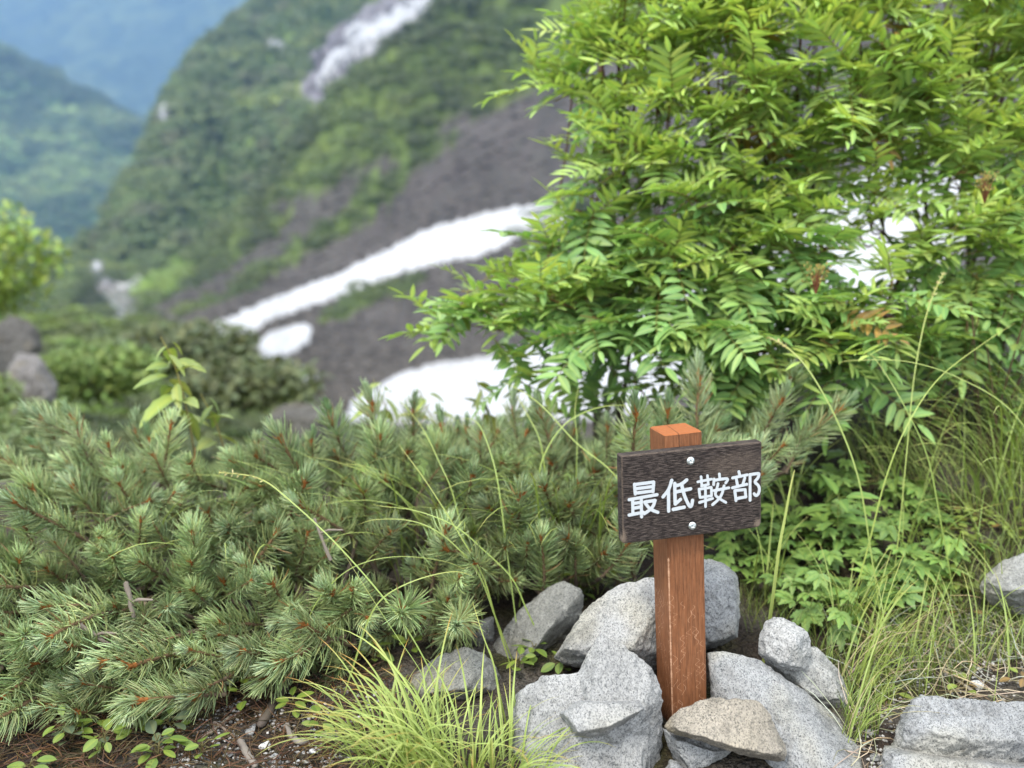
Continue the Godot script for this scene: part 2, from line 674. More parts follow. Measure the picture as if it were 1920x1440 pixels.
func tri_mat(rough: float, scale: float, tex: Texture2D, height: Texture2D, hs: float) -> StandardMaterial3D:
	var m := mat(rough, 0.4)
	m.uv1_triplanar = true
	m.uv1_scale = Vector3(scale, scale, scale)
	m.albedo_texture = tex
	if height:
		m.heightmap_enabled = true
		m.heightmap_texture = height
		m.heightmap_scale = hs
	return m

func materials() -> void:
	var grain := noise_tex(1024, FastNoiseLite.TYPE_CELLULAR, 0.33, [[0.0, 0.10, 0.11, 0.12], [0.14, 0.30, 0.31, 0.33], [0.3, 0.78, 0.79, 0.79], [0.62, 1.06, 1.06, 1.04], [1.0, 1.38, 1.37, 1.33]], 4)
	var relief := noise_tex(512, FastNoiseLite.TYPE_SIMPLEX, 0.05, [], 9, 5)
	M.granite = tri_mat(0.88, 1.9, grain, relief, 0.22)
	var soil := noise_tex(1024, FastNoiseLite.TYPE_CELLULAR, 0.16, [[0.0, 0.25, 0.22, 0.2], [0.35, 0.7, 0.65, 0.6], [0.7, 1.0, 1.0, 1.0], [0.9, 1.6, 1.6, 1.6], [1.0, 2.6, 2.6, 2.7]], 12)
	M.soil = tri_mat(0.95, 2.2, soil, relief, 1.2)
	M.scree = mat(0.95, 0.3)
	M.slope = mat(0.9, 0.3)
	M.snow = mat(0.7, 0.3)
	M.needle = mat(0.42, 0.5)
	M.bark = mat(0.9, 0.3)
	M.twig = mat(0.7, 0.4)
	M.rowan = leafmat(0.52, 0.75)
	M.herb = leafmat(0.5, 0.55)
	M.grass = leafmat(0.45, 0.45)
	M.far_leaf = leafmat(0.6, 0.35)
	M.dry = mat(0.9, 0.2)

func picture(w: int, h: int, bytes: PackedByteArray) -> ImageTexture:
	return ImageTexture.create_from_image(Image.create_from_data(w, h, false, Image.FORMAT_RGB8, bytes))

# Stained wood: streaks along one axis, open pores and worn flecks.
func wood(w: int, h: int, base: Color, along_x: bool, contrast: float, fleck: float, fleck_col: Color, marks: Callable) -> Array:
	var px := PackedByteArray()
	var hp := PackedByteArray()
	px.resize(w * h * 3)
	hp.resize(w * h * 3)
	for y in h:
		for x in w:
			var a := float(x if along_x else y)
			var b := float(y if along_x else x)
			var g := (nz.get_noise_2d(a * 0.003, b * 0.055) * 0.6 + nz2.get_noise_2d(a * 0.006, b * 0.15) * 0.6)
			var pore := ss(0.25, 0.55, nz.get_noise_2d(a * 0.006 + 700.0, b * 0.13))
			var worn := ss(0.02, 0.42, nz2.get_noise_2d(a * 0.011 + 90.0, b * 0.11) + 0.40 * nz.get_noise_2d(a * 0.09, b * 0.09 + 40.0))
			var c := base * (1.0 + contrast * g + 0.20 * nz.get_noise_2d(a * 0.03 + 33.0, b * 0.05))
			c = c.lerp(base * 0.45, pore * 0.45)
			c = c.lerp(fleck_col, worn * fleck)
			var extra: Color = marks.call(float(x) / w, float(y) / h)      # colour, its strength in alpha
			c = c.lerp(Color(extra.r, extra.g, extra.b), extra.a)
			var k := (y * w + x) * 3
			var e := Color(clampf(c.r, 0, 1), clampf(c.g, 0, 1), clampf(c.b, 0, 1)).linear_to_srgb()
			px[k] = int(e.r * 255.0)
			px[k + 1] = int(e.g * 255.0)
			px[k + 2] = int(e.b * 255.0)
			var hv := int(clampf(0.55 + 0.35 * g - 0.4 * pore - 0.5 * (extra.a if extra.r < 0.05 else 0.0), 0, 1) * 255.0)
			hp[k] = hv
			hp[k + 1] = hv
			hp[k + 2] = hv
	return [picture(w, h, px), picture(w, h, hp)]

# ------------------------------------------------------------------ the signpost
const SIGN_X := Vector3(0.96891, 0.03467, -0.24495)
const SIGN_Y := Vector3(-0.055, 0.99554, -0.07666)
const SIGN_TOP := Vector3(0.2897, 0.4873, -1.6081)

func plain_wood(maps: Array, rough: float, relief: float) -> StandardMaterial3D:
	var m := StandardMaterial3D.new()
	m.albedo_texture = maps[0]
	m.roughness = rough
	m.metallic_specular = 0.35
	m.heightmap_enabled = true
	m.heightmap_texture = maps[1]
	m.heightmap_scale = relief
	return m

func signpost() -> void:
	var b := Basis(SIGN_X, SIGN_Y, SIGN_X.cross(SIGN_Y)).orthonormalized()
	var plen := 0.66
	var root := thing("trail_sign", "square brown wooden signpost carrying a dark board lettered with four white characters", "signpost", SIGN_TOP - b.y * plen)
	root.basis = b
	# marks of wear on the post: u runs round the four sides (front, right, back, left), v from top to bottom
	var squig := []
	for k in 24:
		squig.append([])
	for k in 130:
		var on_left := rng.randf() < 0.55
		var u := rf(0.76, 0.995) if on_left else rf(0.01, 0.24)
		var sq := [u, rf(0.45, 0.98), rf(0.004, 0.02), rf(0, TAU), rf(2.0, 5.0)]
		for q in range(int((sq[1] - sq[2]) * 24), mini(int((sq[1] + sq[2]) * 24), 23) + 1):
			squig[q].append(sq)
	var marks := func(u: float, v: float) -> Color:
		var light := 0.0
		# the front left edge, rubbed bare in its lower half
		var e := minf(u, 1.0 - u)
		if v > 0.34 and e < 0.02:
			var wob := 0.004 + 0.0035 * nz.get_noise_2d(v * 160.0, 3.0)
			light = maxf(light, (1.0 - ss(wob * 0.5, wob * 1.3, e)) * (0.55 + 0.45 * ss(-0.2, 0.3, nz.get_noise_2d(v * 60.0, 9.0))))
		for s in squig[mini(int(v * 24), 23)]:
			var dv: float = v - s[1]
			var du: float = u - s[0]
			if absf(dv) < s[2] and absf(du) < 0.03:
				var bend: float = s[0] + 0.014 * sin(s[3] + dv / s[2] * s[4])
				light = maxf(light, (1.0 - ss(0.0008, 0.0024, absf(u - bend))) * 0.8)
		# a check in the front face below the top
		var cr := absf(u - 0.092 - 0.002 * nz.get_noise_2d(v * 80.0, 1.0))
		if v < 0.17 and cr < 0.004:
			return Color(0.02, 0.008, 0.004, (1.0 - ss(0.0010, 0.0022, cr)))
		return Color(0.46, 0.27, 0.17, light)
	var maps := wood(640, 896, Color(0.172, 0.067, 0.028), false, 0.34, 0.25, Color(0.30, 0.14, 0.07), marks)
	M.post = plain_wood(maps, 0.68, 0.08)
	var endmark := func(u: float, v: float) -> Color:
		var cr := absf(u - 0.36 - 0.10 * (1.0 - v) - 0.008 * nz.get_noise_2d(v * 30.0, 2.0))
		var ring := sin((Vector2(u - 0.3, v - 1.4).length() + 0.01 * nz.get_noise_2d(u * 20.0, v * 20.0)) * 130.0)
		if cr < 0.016:
			return Color(0.02, 0.008, 0.004, 1.0 - ss(0.004, 0.012, cr))
		return Color(0.20, 0.066, 0.022, 0.35 * ss(0.0, 1.0, ring))
	M.post_end = plain_wood(wood(256, 256, Color(0.29, 0.095, 0.030), true, 0.10, 0.08, Color(0.42, 0.18, 0.08), endmark), 0.75, 0.05)
	var mb := MB.new()
	var h := 0.035
	var ch := 0.0022
	# eight-sided section: four faces and four narrow chamfers
	var sec := [Vector2(-h + ch, h), Vector2(h - ch, h), Vector2(h, h - ch), Vector2(h, -h + ch), Vector2(h - ch, -h), Vector2(-h + ch, -h), Vector2(-h, -h + ch), Vector2(-h, h - ch)]
	var us := [0.004, 0.246, 0.254, 0.496, 0.504, 0.746, 0.754, 0.996]
	var rows := 40
	for f in 8:
		var p: Vector2 = sec[f]
		var q: Vector2 = sec[(f + 1) % 8]
		var nn := Vector3(q.y - p.y, 0, -(q.x - p.x)).normalized()
		if nn.dot(Vector3(p.x + q.x, 0, p.y + q.y)) < 0:
			nn = -nn
		var u0: float = us[f]
		var u1: float = us[(f + 1) % 8] if f < 7 else 1.004
		var prev := []
		for k in rows + 1:
			var y := -ch - (plen - ch) * k / rows
			var v := -y / plen
			var wear := 0.0004 * nz.get_noise_2d(y * 90.0, f * 11.0)
			var row := [mb.vert(Vector3(p.x, y + plen, p.y) + nn * wear, nn, Color.WHITE, Vector2(u0, v)), mb.vert(Vector3(q.x, y + plen, q.y) + nn * wear, nn, Color.WHITE, Vector2(u1, v))]
			if prev.size():
				mb.quad(prev[0], prev[1], row[1], row[0])
			prev = row
	var top := MB.new()
	var k2 := (h - ch) / h
	var rim := []
	var inner := []
	for f in 8:
		var p: Vector2 = sec[f]
		rim.append(top.vert(Vector3(p.x, plen - ch, p.y), Vector3(p.x, h, p.y).normalized(), Color.WHITE, Vector2(0.5 + p.x / 0.07, 0.5 + p.y / 0.07)))
		inner.append(top.vert(Vector3(p.x * k2, plen, p.y * k2), Vector3.UP, Color.WHITE, Vector2(0.5 + p.x * k2 / 0.07, 0.5 + p.y * k2 / 0.07)))
	var mid := top.vert(Vector3(0, plen, 0), Vector3.UP, Color.WHITE, Vector2(0.5, 0.5))
	for f in 8:
		var g := (f + 1) % 8
		top.quad(rim[f], rim[g], inner[g], inner[f])
		top.tri(mid, inner[f], inner[g])
	var am := mb.mesh(M.post)
	top.add_to(am, M.post_end)
	part("post", am, root)
	# the board
	var W := 0.2615
	var H := 0.1568
	var T := 0.0237
	var worn := func(u: float, v: float) -> Color:
		var x := u * W
		var y := (1.0 - v) * H
		var edge := minf(minf(x, W - x), minf(y, H - y))
		var n := nz.get_noise_2d(u * 70.0, v * 42.0)
		var s := (1.0 - ss(0.0006, 0.0034 + 0.0022 * n, edge)) * ss(-0.25, 0.25, nz2.get_noise_2d(u * 190.0, v * 120.0)) * 0.7
		var patch := ss(0.15, 0.5, 1.0 - Vector2((u - 0.80) / 0.30, (v - 0.22) / 0.20).length()) * ss(0.0, 0.5, nz2.get_noise_2d(u * 90.0, v * 260.0)) * 0.75
		var corner := (1.0 - ss(0.004, 0.014, Vector2(x - W + 0.004, y - 0.006).length() + 0.004 * n)) * 0.9
		var left := (1.0 - ss(0.002, 0.010, Vector2(x, (y - 0.01) * 0.35).length() + 0.003 * n)) * 0.8
		return Color(0.17, 0.13, 0.10, maxf(maxf(s, patch), maxf(corner, left)))
	M.board = plain_wood(wood(1024, 614, Color(0.0195, 0.0145, 0.0132), true, 0.85, 0.85, Color(0.085, 0.067, 0.058), worn), 0.8, 0.10)
	var roll := -0.0191
	var bt := Transform3D(Basis(Vector3(0, 0, 1), roll), Vector3(0.0047, plen - 0.1018, h + 0.0006))
	var bm := MB.new()
	var nx := 66
	var ny := 40
	var nzz := 6
	var faces := [[0, 1, 2, nx, ny, nzz, 1.0], [0, 1, 2, nx, ny, nzz, 0.0], [0, 2, 1, nx, nzz, ny, 1.0], [0, 2, 1, nx, nzz, ny, 0.0], [1, 2, 0, ny, nzz, nx, 1.0], [1, 2, 0, ny, nzz, nx, 0.0]]
	var size := Vector3(W, H, T)
	for f in faces:
		var first := bm.v.size()
		var na: int = f[3]
		var nb: int = f[4]
		for a in na + 1:
			for c in nb + 1:
				var q := Vector3.ZERO
				q[f[0]] = (float(a) / na - 0.5) * size[f[0]]
				q[f[1]] = (float(c) / nb - 0.5) * size[f[1]]
				q[f[2]] = (f[6] - 0.5) * size[f[2]]
				var flat := q
				# rounded, knocked-about arrises
				var r := 0.0022 + 0.0012 * nz.get_noise_3dv(q * 70.0)
				var cut := Vector2(q.x - W * 0.5, q.y + H * 0.5).length()
				r += 0.004 * (1.0 - ss(0.0, 0.012, cut)) + 0.003 * (1.0 - ss(0.0, 0.02, Vector2(q.x + W * 0.5, (q.y + H * 0.5) * 0.5).length()))
				var core := q.clamp(-size * 0.5 + Vector3.ONE * r, size * 0.5 - Vector3.ONE * r)
				var d := q - core
				var nrm := Vector3.ZERO
				nrm[f[2]] = 1.0 if f[6] > 0.5 else -1.0
				if d.length() > 1e-6:
					nrm = d.normalized()
					q = core + nrm * r
				q += nrm * 0.0003 * nz2.get_noise_3dv(q * Vector3(30, 300, 300))
				var uv := Vector2(flat.x / W + 0.5, 0.5 - flat.y / H)
				if f[2] == 1:
					uv.y = clampf(uv.y, 0.0, 1.0) + (flat.z - T * 0.5) / H * (1.0 if f[6] < 0.5 else -1.0)
				elif f[2] == 0:
					uv.x = uv.x + (flat.z - T * 0.5) / W * (1.0 if f[6] < 0.5 else -1.0)
				bm.vert(q, nrm, Color.WHITE, uv + Vector2(0, q.z + T * 0.5) * 0.0)
		for a in na:
			for c in nb:
				var k := first + a * (nb + 1) + c
				bm.quad(k, k + 1, k + nb + 2, k + nb + 1)
	var board := part("board", bm.mesh(M.board), root, bt * Transform3D(Basis(), Vector3(0, 0, T * 0.5)))
	M.paint = StandardMaterial3D.new()
	M.paint.albedo_color = Color(0.45, 0.48, 0.505).linear_to_srgb()
	M.paint.roughness = 0.55
	var glyphs := [
		["white painted character reading 最", 5.5, [[-107.9, 26.5, -106.5, 8.9], [-107.9, 25.8, -73.2, 26.6], [-72.8, 26.6, -74.3, 9.4], [-106.2, 18.2, -75.0, 18.8], [-106.3, 10.5, -74.3, 10.9], [-118.0, 0.2, -67.0, 3.6], [-111.7, -1.6, -111.5, -24.7], [-96.0, 0.3, -95.8, -32.9], [-110.3, -7.3, -98.0, -7.0], [-110.4, -15.8, -98.1, -15.1], [-118.4, -27.2, -92.6, -25.0], [-90.0, -7.0, -70.7, -6.3], [-70.9, -6.6, -74.9, -16.4, -81.6, -22.6, -90.7, -27.6], [-89.5, -8.2, -80.1, -20.4, -65.9, -28.1]]],
		["white painted character reading 低", 6.0, [[-39.6, 26.1, -45.5, 10.6, -55.9, -1.6], [-45.9, 9.7, -45.7, -28.3], [-34.2, 20.0, -33.6, -16.8], [-32.9, 15.7, -22.3, 17.4, -11.9, 23.9], [-33.3, -17.0, -23.6, -9.7], [-32.0, 4.5, -17.6, 5.9, -4.7, 7.3], [-21.4, 16.3, -16.6, -2.8, -9.9, -18.5, -5.3, -24.5, -2.6, -21.2, -1.3, -14.0], [-37.3, -26.2, -16.9, -24.5]]],
		["white painted character reading 鞍", 4.7, [[8.9, 18.2, 34.7, 20.5], [14.9, 26.9, 16.4, 11.2], [26.9, 27.5, 28.5, 12.0], [15.7, 10.1, 28.9, 11.7], [11.0, 4.9, 13.0, -10.3], [11.0, 4.7, 33.8, 5.8], [34.0, 5.8, 34.6, -8.4], [13.2, -10.3, 34.6, -9.5], [11.7, -19.2, 36.5, -14.6], [22.8, 10.2, 23.2, -27.9], [49.2, 28.3, 50.0, 19.5], [39.3, 20.2, 38.4, 10.0], [40.6, 18.0, 64.1, 18.3, 61.3, 10.8], [46.7, 11.0, 44.4, 1.8, 41.7, -8.2, 49.6, -16.2, 61.5, -24.4], [58.2, 6.0, 53.5, -9.5, 45.6, -19.0, 36.4, -25.9], [38.7, -0.6, 67.3, 1.5]]],
		["white painted character reading 部", 5.2, [[86.5, 28.7, 88.0, 22.6], [74.6, 18.5, 102.8, 21.1], [81.6, 16.5, 83.9, 4.7], [98.0, 15.9, 94.1, 4.0], [74.4, 0.7, 102.1, 4.1], [78.9, -4.9, 81.3, -23.5], [79.7, -4.8, 98.7, -5.2], [98.7, -5.2, 100.1, -17.9], [81.8, -20.0, 100.5, -18.6], [107.9, 21.3, 108.4, -25.8], [108.4, 21.0, 121.5, 21.5, 125.0, 20.5, 123.1, 13.3, 117.6, 6.8, 123.7, -0.1, 126.1, -7.0, 124.4, -15.3, 119.9, -18.5, 116.1, -14.6]]]]
	for gl in glyphs:
		var lm := MB.new()
		var z := T * 0.5 + 0.0003
		for s in gl[2]:
			z += 0.00007
			stroke(lm, s, gl[1] * 0.0005, T * 0.5 - 0.0004, z)
		var o := part("letter", lm.mesh(M.paint), board)
		meta(o, gl[0])
	M.steel = StandardMaterial3D.new()
	M.steel.albedo_color = Color(0.62, 0.66, 0.66).linear_to_srgb()
	M.steel.metallic = 0.85
	M.steel.roughness = 0.38
	var sm := screw_mesh()
	for p in [Vector2(-4.5, 57.1), Vector2(-1.6, -60.1)]:
		part("screw", sm, board, Transform3D(Basis(Vector3(0, 0, 1), rf(0.5, 1.1)), Vector3(p.x * 0.001, p.y * 0.001, T * 0.5 + 0.0001)))

func stroke(mb: MB, flat: Array, r: float, z0: float, z1: float) -> void:
	var ctl := []
	for k in flat.size() / 2:
		ctl.append(Vector3(flat[2 * k] * 0.001, flat[2 * k + 1] * 0.001, 0))
	var pts := curve(ctl, 5) if ctl.size() > 2 else [ctl[0], ctl[0].lerp(ctl[1], 0.25), ctl[0].lerp(ctl[1], 0.5), ctl[0].lerp(ctl[1], 0.75), ctl[1]]
	var rim := []
	var n := pts.size()
	var lefts := []
	var rights := []
	for k in n:
		var d: Vector3 = (pts[mini(k + 1, n - 1)] - pts[maxi(k - 1, 0)]).normalized()
		var side := Vector3(-d.y, d.x, 0)
		var rr := r * (1.0 + 0.10 * nz.get_noise_3dv(pts[k] * 400.0))
		lefts.append(pts[k] + side * rr)
		rights.append(pts[k] - side * rr)
	var d0: Vector3 = (pts[1] - pts[0]).normalized()
	var d1: Vector3 = (pts[n - 1] - pts[n - 2]).normalized()
	var ring := lefts.duplicate()
	for k in range(1, 8):
		var a := PI * 0.5 - PI * k / 8.0
		ring.append(pts[n - 1] + d1.rotated(Vector3(0, 0, 1), a) * r)
	var back := rights.duplicate()
	back.reverse()
	ring.append_array(back)
	for k in range(1, 8):
		var a := -PI * 0.5 - PI * k / 8.0
		ring.append(pts[0] + d0.rotated(Vector3(0, 0, 1), a) * r)
	var zn := Vector3(0, 0, 1)
	var top_l := []
	var top_r := []
	for k in n:
		top_l.append(mb.vert(Vector3(lefts[k].x, lefts[k].y, z1), zn))
		top_r.append(mb.vert(Vector3(rights[k].x, rights[k].y, z1), zn))
	for k in n - 1:
		mb.quad(top_l[k], top_l[k + 1], top_r[k + 1], top_r[k])
	for e in 2:
		var c: Vector3 = pts[0] if e == 0 else pts[n - 1]
		var dd := -d0 if e == 0 else d1
		var cc := mb.vert(Vector3(c.x, c.y, z1), zn)
		var prev := -1
		for k in 9:
			var q := c + dd.rotated(zn, PI * 0.5 - PI * k / 8.0) * r
			var w := mb.vert(Vector3(q.x, q.y, z1), zn)
			if prev >= 0:
				mb.tri(cc, prev, w)
			prev = w
	var m := ring.size()
	for k in m:
		var p: Vector3 = ring[k]
		var q: Vector3 = ring[(k + 1) % m]
		var nn := (q - p).cross(zn).normalized()
		var mid := (p + q) * 0.5
		var near := pts[0] as Vector3
		for t in pts:
			if (t - mid).length() < (near - mid).length():
				near = t
		if nn.dot(mid - near) < 0.0:
			nn = -nn
		var a := mb.vert(Vector3(p.x, p.y, z0), nn)
		var b := mb.vert(Vector3(q.x, q.y, z0), nn)
		var c2 := mb.vert(Vector3(q.x, q.y, z1), nn)
		var d := mb.vert(Vector3(p.x, p.y, z1), nn)
		mb.quad(a, b, c2, d)

func screw_mesh() -> ArrayMesh:
	var R := 0.0072
	var mb := MB.new()
	var rings := 14
	var seg := 40
	for k in rings + 1:
		for j in seg:
			var s := float(k) / rings
			var a := TAU * j / seg
			var p := Vector2(cos(a), sin(a)) * R * s
			var z := 0.0030 * sqrt(maxf(0.0, 1.0 - pow(s, 2.6)))
			var arm := maxf((1.0 - ss(0.0006, 0.0011, absf(p.x))) * (1.0 - ss(0.0026, 0.0034, absf(p.y))), (1.0 - ss(0.0006, 0.0011, absf(p.y))) * (1.0 - ss(0.0026, 0.0034, absf(p.x))))
			z -= 0.0019 * arm
			mb.v.append(Vector3(p.x, p.y, z))
	for k in rings:
		for j in seg:
			var a := k * seg + j
			var b := k * seg + (j + 1) % seg
			mb.i.append_array([a, a + seg, b, b, a + seg, b + seg])
	var arr := []
	arr.resize(Mesh.ARRAY_MAX)
	arr[Mesh.ARRAY_VERTEX] = mb.v
	arr[Mesh.ARRAY_INDEX] = mb.i
	var st := SurfaceTool.new()
	st.create_from_arrays(arr)
	st.generate_normals()
	var am := st.commit()
	am.surface_set_material(0, M.steel)
	return am

# ------------------------------------------------------------------ rocks about the post and farther off
func rocks() -> void:
	var light := Color(0.30, 0.30, 0.295)
	var grey := Color(0.265, 0.27, 0.272)
	rock("rock", "big pale peaked granite rock against the left side of the signpost foot", [
		[[967, 1300, 1020, 1268, 1083, 1262, 1160, 1285, 1237, 1340, 1239, 1500, 955, 1500], [1000, 1330, 0.02, 1150, 1330, -0.01, 1200, 1420, -0.02, 1060, 1430, -0.02, 1000, 1480, -0.03, 1200, 1490, -0.03]],
		[[1090, 1245, 1127, 1192, 1160, 1206, 1222, 1253, 1239, 1300, 1240, 1420, 1060, 1420, 1072, 1290], [1120, 1250, 0.03, 1190, 1290, 0.01, 1110, 1310, -0.015, 1210, 1340, -0.01, 1150, 1390, -0.03]],
		[[1042, 1338, 1080, 1308, 1200, 1308, 1209, 1330, 1150, 1366, 1128, 1398, 1072, 1386], [1058, 1338, -0.055, 1095, 1318, -0.045, 1190, 1318, -0.035, 1204, 1330, -0.05, 1140, 1362, -0.075, 1085, 1372, -0.075]]], 1.63, 0.16, light, 116, 90.0)
	rock("rock", "long grey rock sloping down to the left behind the signpost", [
		[[1037, 1227, 1060, 1187, 1100, 1140, 1150, 1103, 1220, 1083, 1262, 1092, 1268, 1240, 1215, 1262, 1150, 1258, 1093, 1255, 1058, 1246], [1060, 1215, 0.0, 1150, 1130, 0.07, 1222, 1108, 0.09, 1226, 1150, 0.0, 1186, 1212, -0.04, 1110, 1225, -0.03]]], 1.80, 0.20, light, 90, 90.0)
	rock("rock", "blocky grey rock with a dark front face, right behind the signpost", [
		[[1262, 1075, 1325, 1046, 1352, 1050, 1384, 1080, 1387, 1140, 1383, 1195, 1340, 1216, 1265, 1225], [1300, 1085, 0.03, 1352, 1064, 0.06, 1330, 1095, -0.02, 1376, 1084, 0.0, 1378, 1190, -0.02, 1325, 1205, -0.03, 1285, 1100, -0.01]]], 1.92, 0.16, grey, 76, 90.0)
	rock("rock", "rounded grey rock half under the pine branches, left of the long sloping one", [
		[[900, 1245, 933, 1197, 967, 1150, 1033, 1097, 1067, 1083, 1096, 1100, 1089, 1160, 1047, 1213, 1010, 1248, 950, 1310, 880, 1330], [950, 1210, 0.01, 1050, 1110, 0.03, 1030, 1180, -0.04, 960, 1270, -0.04]]], 1.98, 0.18, Color(0.215, 0.215, 0.20), 76, 60.0)
	rock("rock", "small grey stone peeping out below the pine needles above the sedge tuft", [
		[[868, 1200, 880, 1176, 900, 1162, 926, 1156, 928, 1205, 890, 1225], []]], 2.02, 0.10, Color(0.20, 0.20, 0.19), 36, 60.0)
	rock("rock", "low lichen-grey rock behind the yellow-green sedge tuft", [
		[[762, 1275, 810, 1233, 873, 1212, 925, 1233, 955, 1295, 880, 1345, 780, 1330], [820, 1250, 0.01, 905, 1245, 0.01, 870, 1290, -0.05, 800, 1300, -0.03]]], 1.86, 0.14, Color(0.235, 0.235, 0.215), 60, 60.0)
	rock("rock", "large slanting granite slab at the right of the signpost foot", [
		[[1325, 1226, 1347, 1222, 1399, 1233, 1431, 1242, 1507, 1296, 1567, 1338, 1614, 1384, 1626, 1440, 1625, 1580, 1380, 1580, 1366, 1330, 1330, 1256], [1345, 1240, 0.06, 1430, 1255, 0.06, 1560, 1350, 0.02, 1610, 1400, -0.02, 1440, 1340, 0.0, 1520, 1440, -0.09, 1615, 1490, -0.13, 1490, 1530, -0.12, 1400, 1560, -0.05]]], 1.71, 0.20, grey, 100, 90.0)
	rock("rock", "pale upper slab leaning on the big slanting slab under the small block", [
		[[1430, 1240, 1514, 1213, 1531, 1216, 1562, 1243, 1581, 1268, 1597, 1311, 1592, 1370, 1540, 1345, 1470, 1280], [1500, 1235, 0.02, 1560, 1262, 0.0, 1580, 1310, -0.01, 1520, 1300, -0.015, 1480, 1262, 0.0]]], 1.80, 0.16, Color(0.325, 0.325, 0.31), 76, 90.0)
	rock("rock", "small pale block perched on top of the slabs right of the signpost", [
		[[1422, 1190, 1430, 1169, 1450, 1156, 1470, 1157, 1514, 1184, 1521, 1200, 1514, 1254, 1495, 1265, 1470, 1263, 1440, 1244, 1423, 1226], [1450, 1168, 0.05, 1500, 1185, 0.03, 1495, 1200, -0.015, 1500, 1250, 0.0, 1440, 1180, 0.02, 1436, 1225, 0.0, 1470, 1250, -0.015]]], 1.76, 0.11, Color(0.335, 0.335, 0.33), 72, 90.0)
	rock("rock", "tan flat stone leaning in front of the signpost foot", [
		[[1246, 1363, 1255, 1349, 1276, 1328, 1310, 1321, 1333, 1307, 1388, 1305, 1422, 1314, 1444, 1338, 1473, 1404, 1471, 1431, 1395, 1416, 1315, 1391, 1257, 1373], [1270, 1350, 0.0, 1335, 1322, 0.01, 1400, 1322, 0.01, 1465, 1415, -0.03, 1395, 1405, -0.05, 1320, 1382, -0.04, 1265, 1368, -0.02]]], 1.60, 0.07, Color(0.265, 0.237, 0.195), 90, 90.0)
	rock("rock", "grey wedge-shaped stone lying under the tan flat stone", [
		[[1243, 1366, 1300, 1380, 1374, 1406, 1345, 1438, 1312, 1485, 1278, 1445, 1254, 1404], []]], 1.63, 0.10, grey, 60, 90.0)
	rock("rock", "fist-sized grey stone at the bottom edge between the cairn rocks", [
		[[1242, 1442, 1255, 1420, 1271, 1424, 1291, 1450, 1282, 1500, 1243, 1490], []]], 1.59, 0.07, grey, 36, 34.0)
	rock("rock", "wide grey slab with a dark broken edge in the bottom right corner", [
		[[1662, 1420, 1690, 1345, 1715, 1313, 1731, 1308, 1792, 1336, 1830, 1327, 1905, 1316, 1965, 1330, 1990, 1520, 1650, 1520], [1712, 1366, -0.005, 1800, 1384, -0.03, 1905, 1390, -0.03, 1980, 1392, -0.03, 1735, 1322, 0.07, 1900, 1330, 0.09, 1712, 1440, 0.04, 1900, 1450, 0.0, 1980, 1450, 0.0], 0.02],
		[[1636, 1450, 1662, 1398, 1700, 1400, 1900, 1430, 1990, 1440, 1990, 1560, 1626, 1560], [1672, 1412, 0.0, 1710, 1420, -0.02, 1895, 1444, -0.045, 1980, 1450, -0.05, 1660, 1500, -0.06, 1950, 1520, -0.09]]], 1.62, 0.18, Color(0.27, 0.275, 0.28), 110, 70.0, 2.0)
	rock("rock", "rounded pale rock at the right edge among the low leaves", [
		[[1837, 1102, 1845, 1080, 1880, 1052, 1925, 1035, 1990, 1050, 1995, 1140, 1900, 1152, 1853, 1131], [1860, 1090, 0.01, 1930, 1052, 0.03, 1890, 1105, -0.03, 1980, 1110, -0.03]]], 2.02, 0.18, Color(0.285, 0.285, 0.27), 72, 60.0)
	# out of focus on the slope to the left
	rock("rock", "dark boulder with a pale top at the left edge under the bright shrub", [
		[[-60, 668, -22, 618, 18, 592, 60, 600, 82, 640, 74, 700, 20, 722, -50, 712], [-8, 634, -0.08, 40, 612, 0.0, 66, 650, -0.14, 14, 702, -0.16]]], 7.6, 0.5, Color(0.090, 0.086, 0.080), 36, 30.0, 4.5)
	rock("rock", "tilted pale boulder below the dark boulder at the left edge", [
		[[6, 700, 30, 664, 72, 666, 110, 722, 104, 765, 60, 800, 24, 780], [40, 690, -0.08, 66, 690, -0.08, 92, 750, -0.1, 50, 770, -0.1]]], 6.6, 0.4, Color(0.19, 0.18, 0.175), 36, 30.0, 4.5)
	rock("rock", "dusky boulder behind the crest of the pines in the middle distance", [
		[[486, 830, 505, 772, 548, 752, 592, 758, 640, 785, 655, 850, 490, 860], [530, 780, -0.1, 600, 782, -0.1, 570, 830, -0.15]]], 6.6, 0.4, Color(0.11, 0.105, 0.095), 36, 30.0, 4.5)

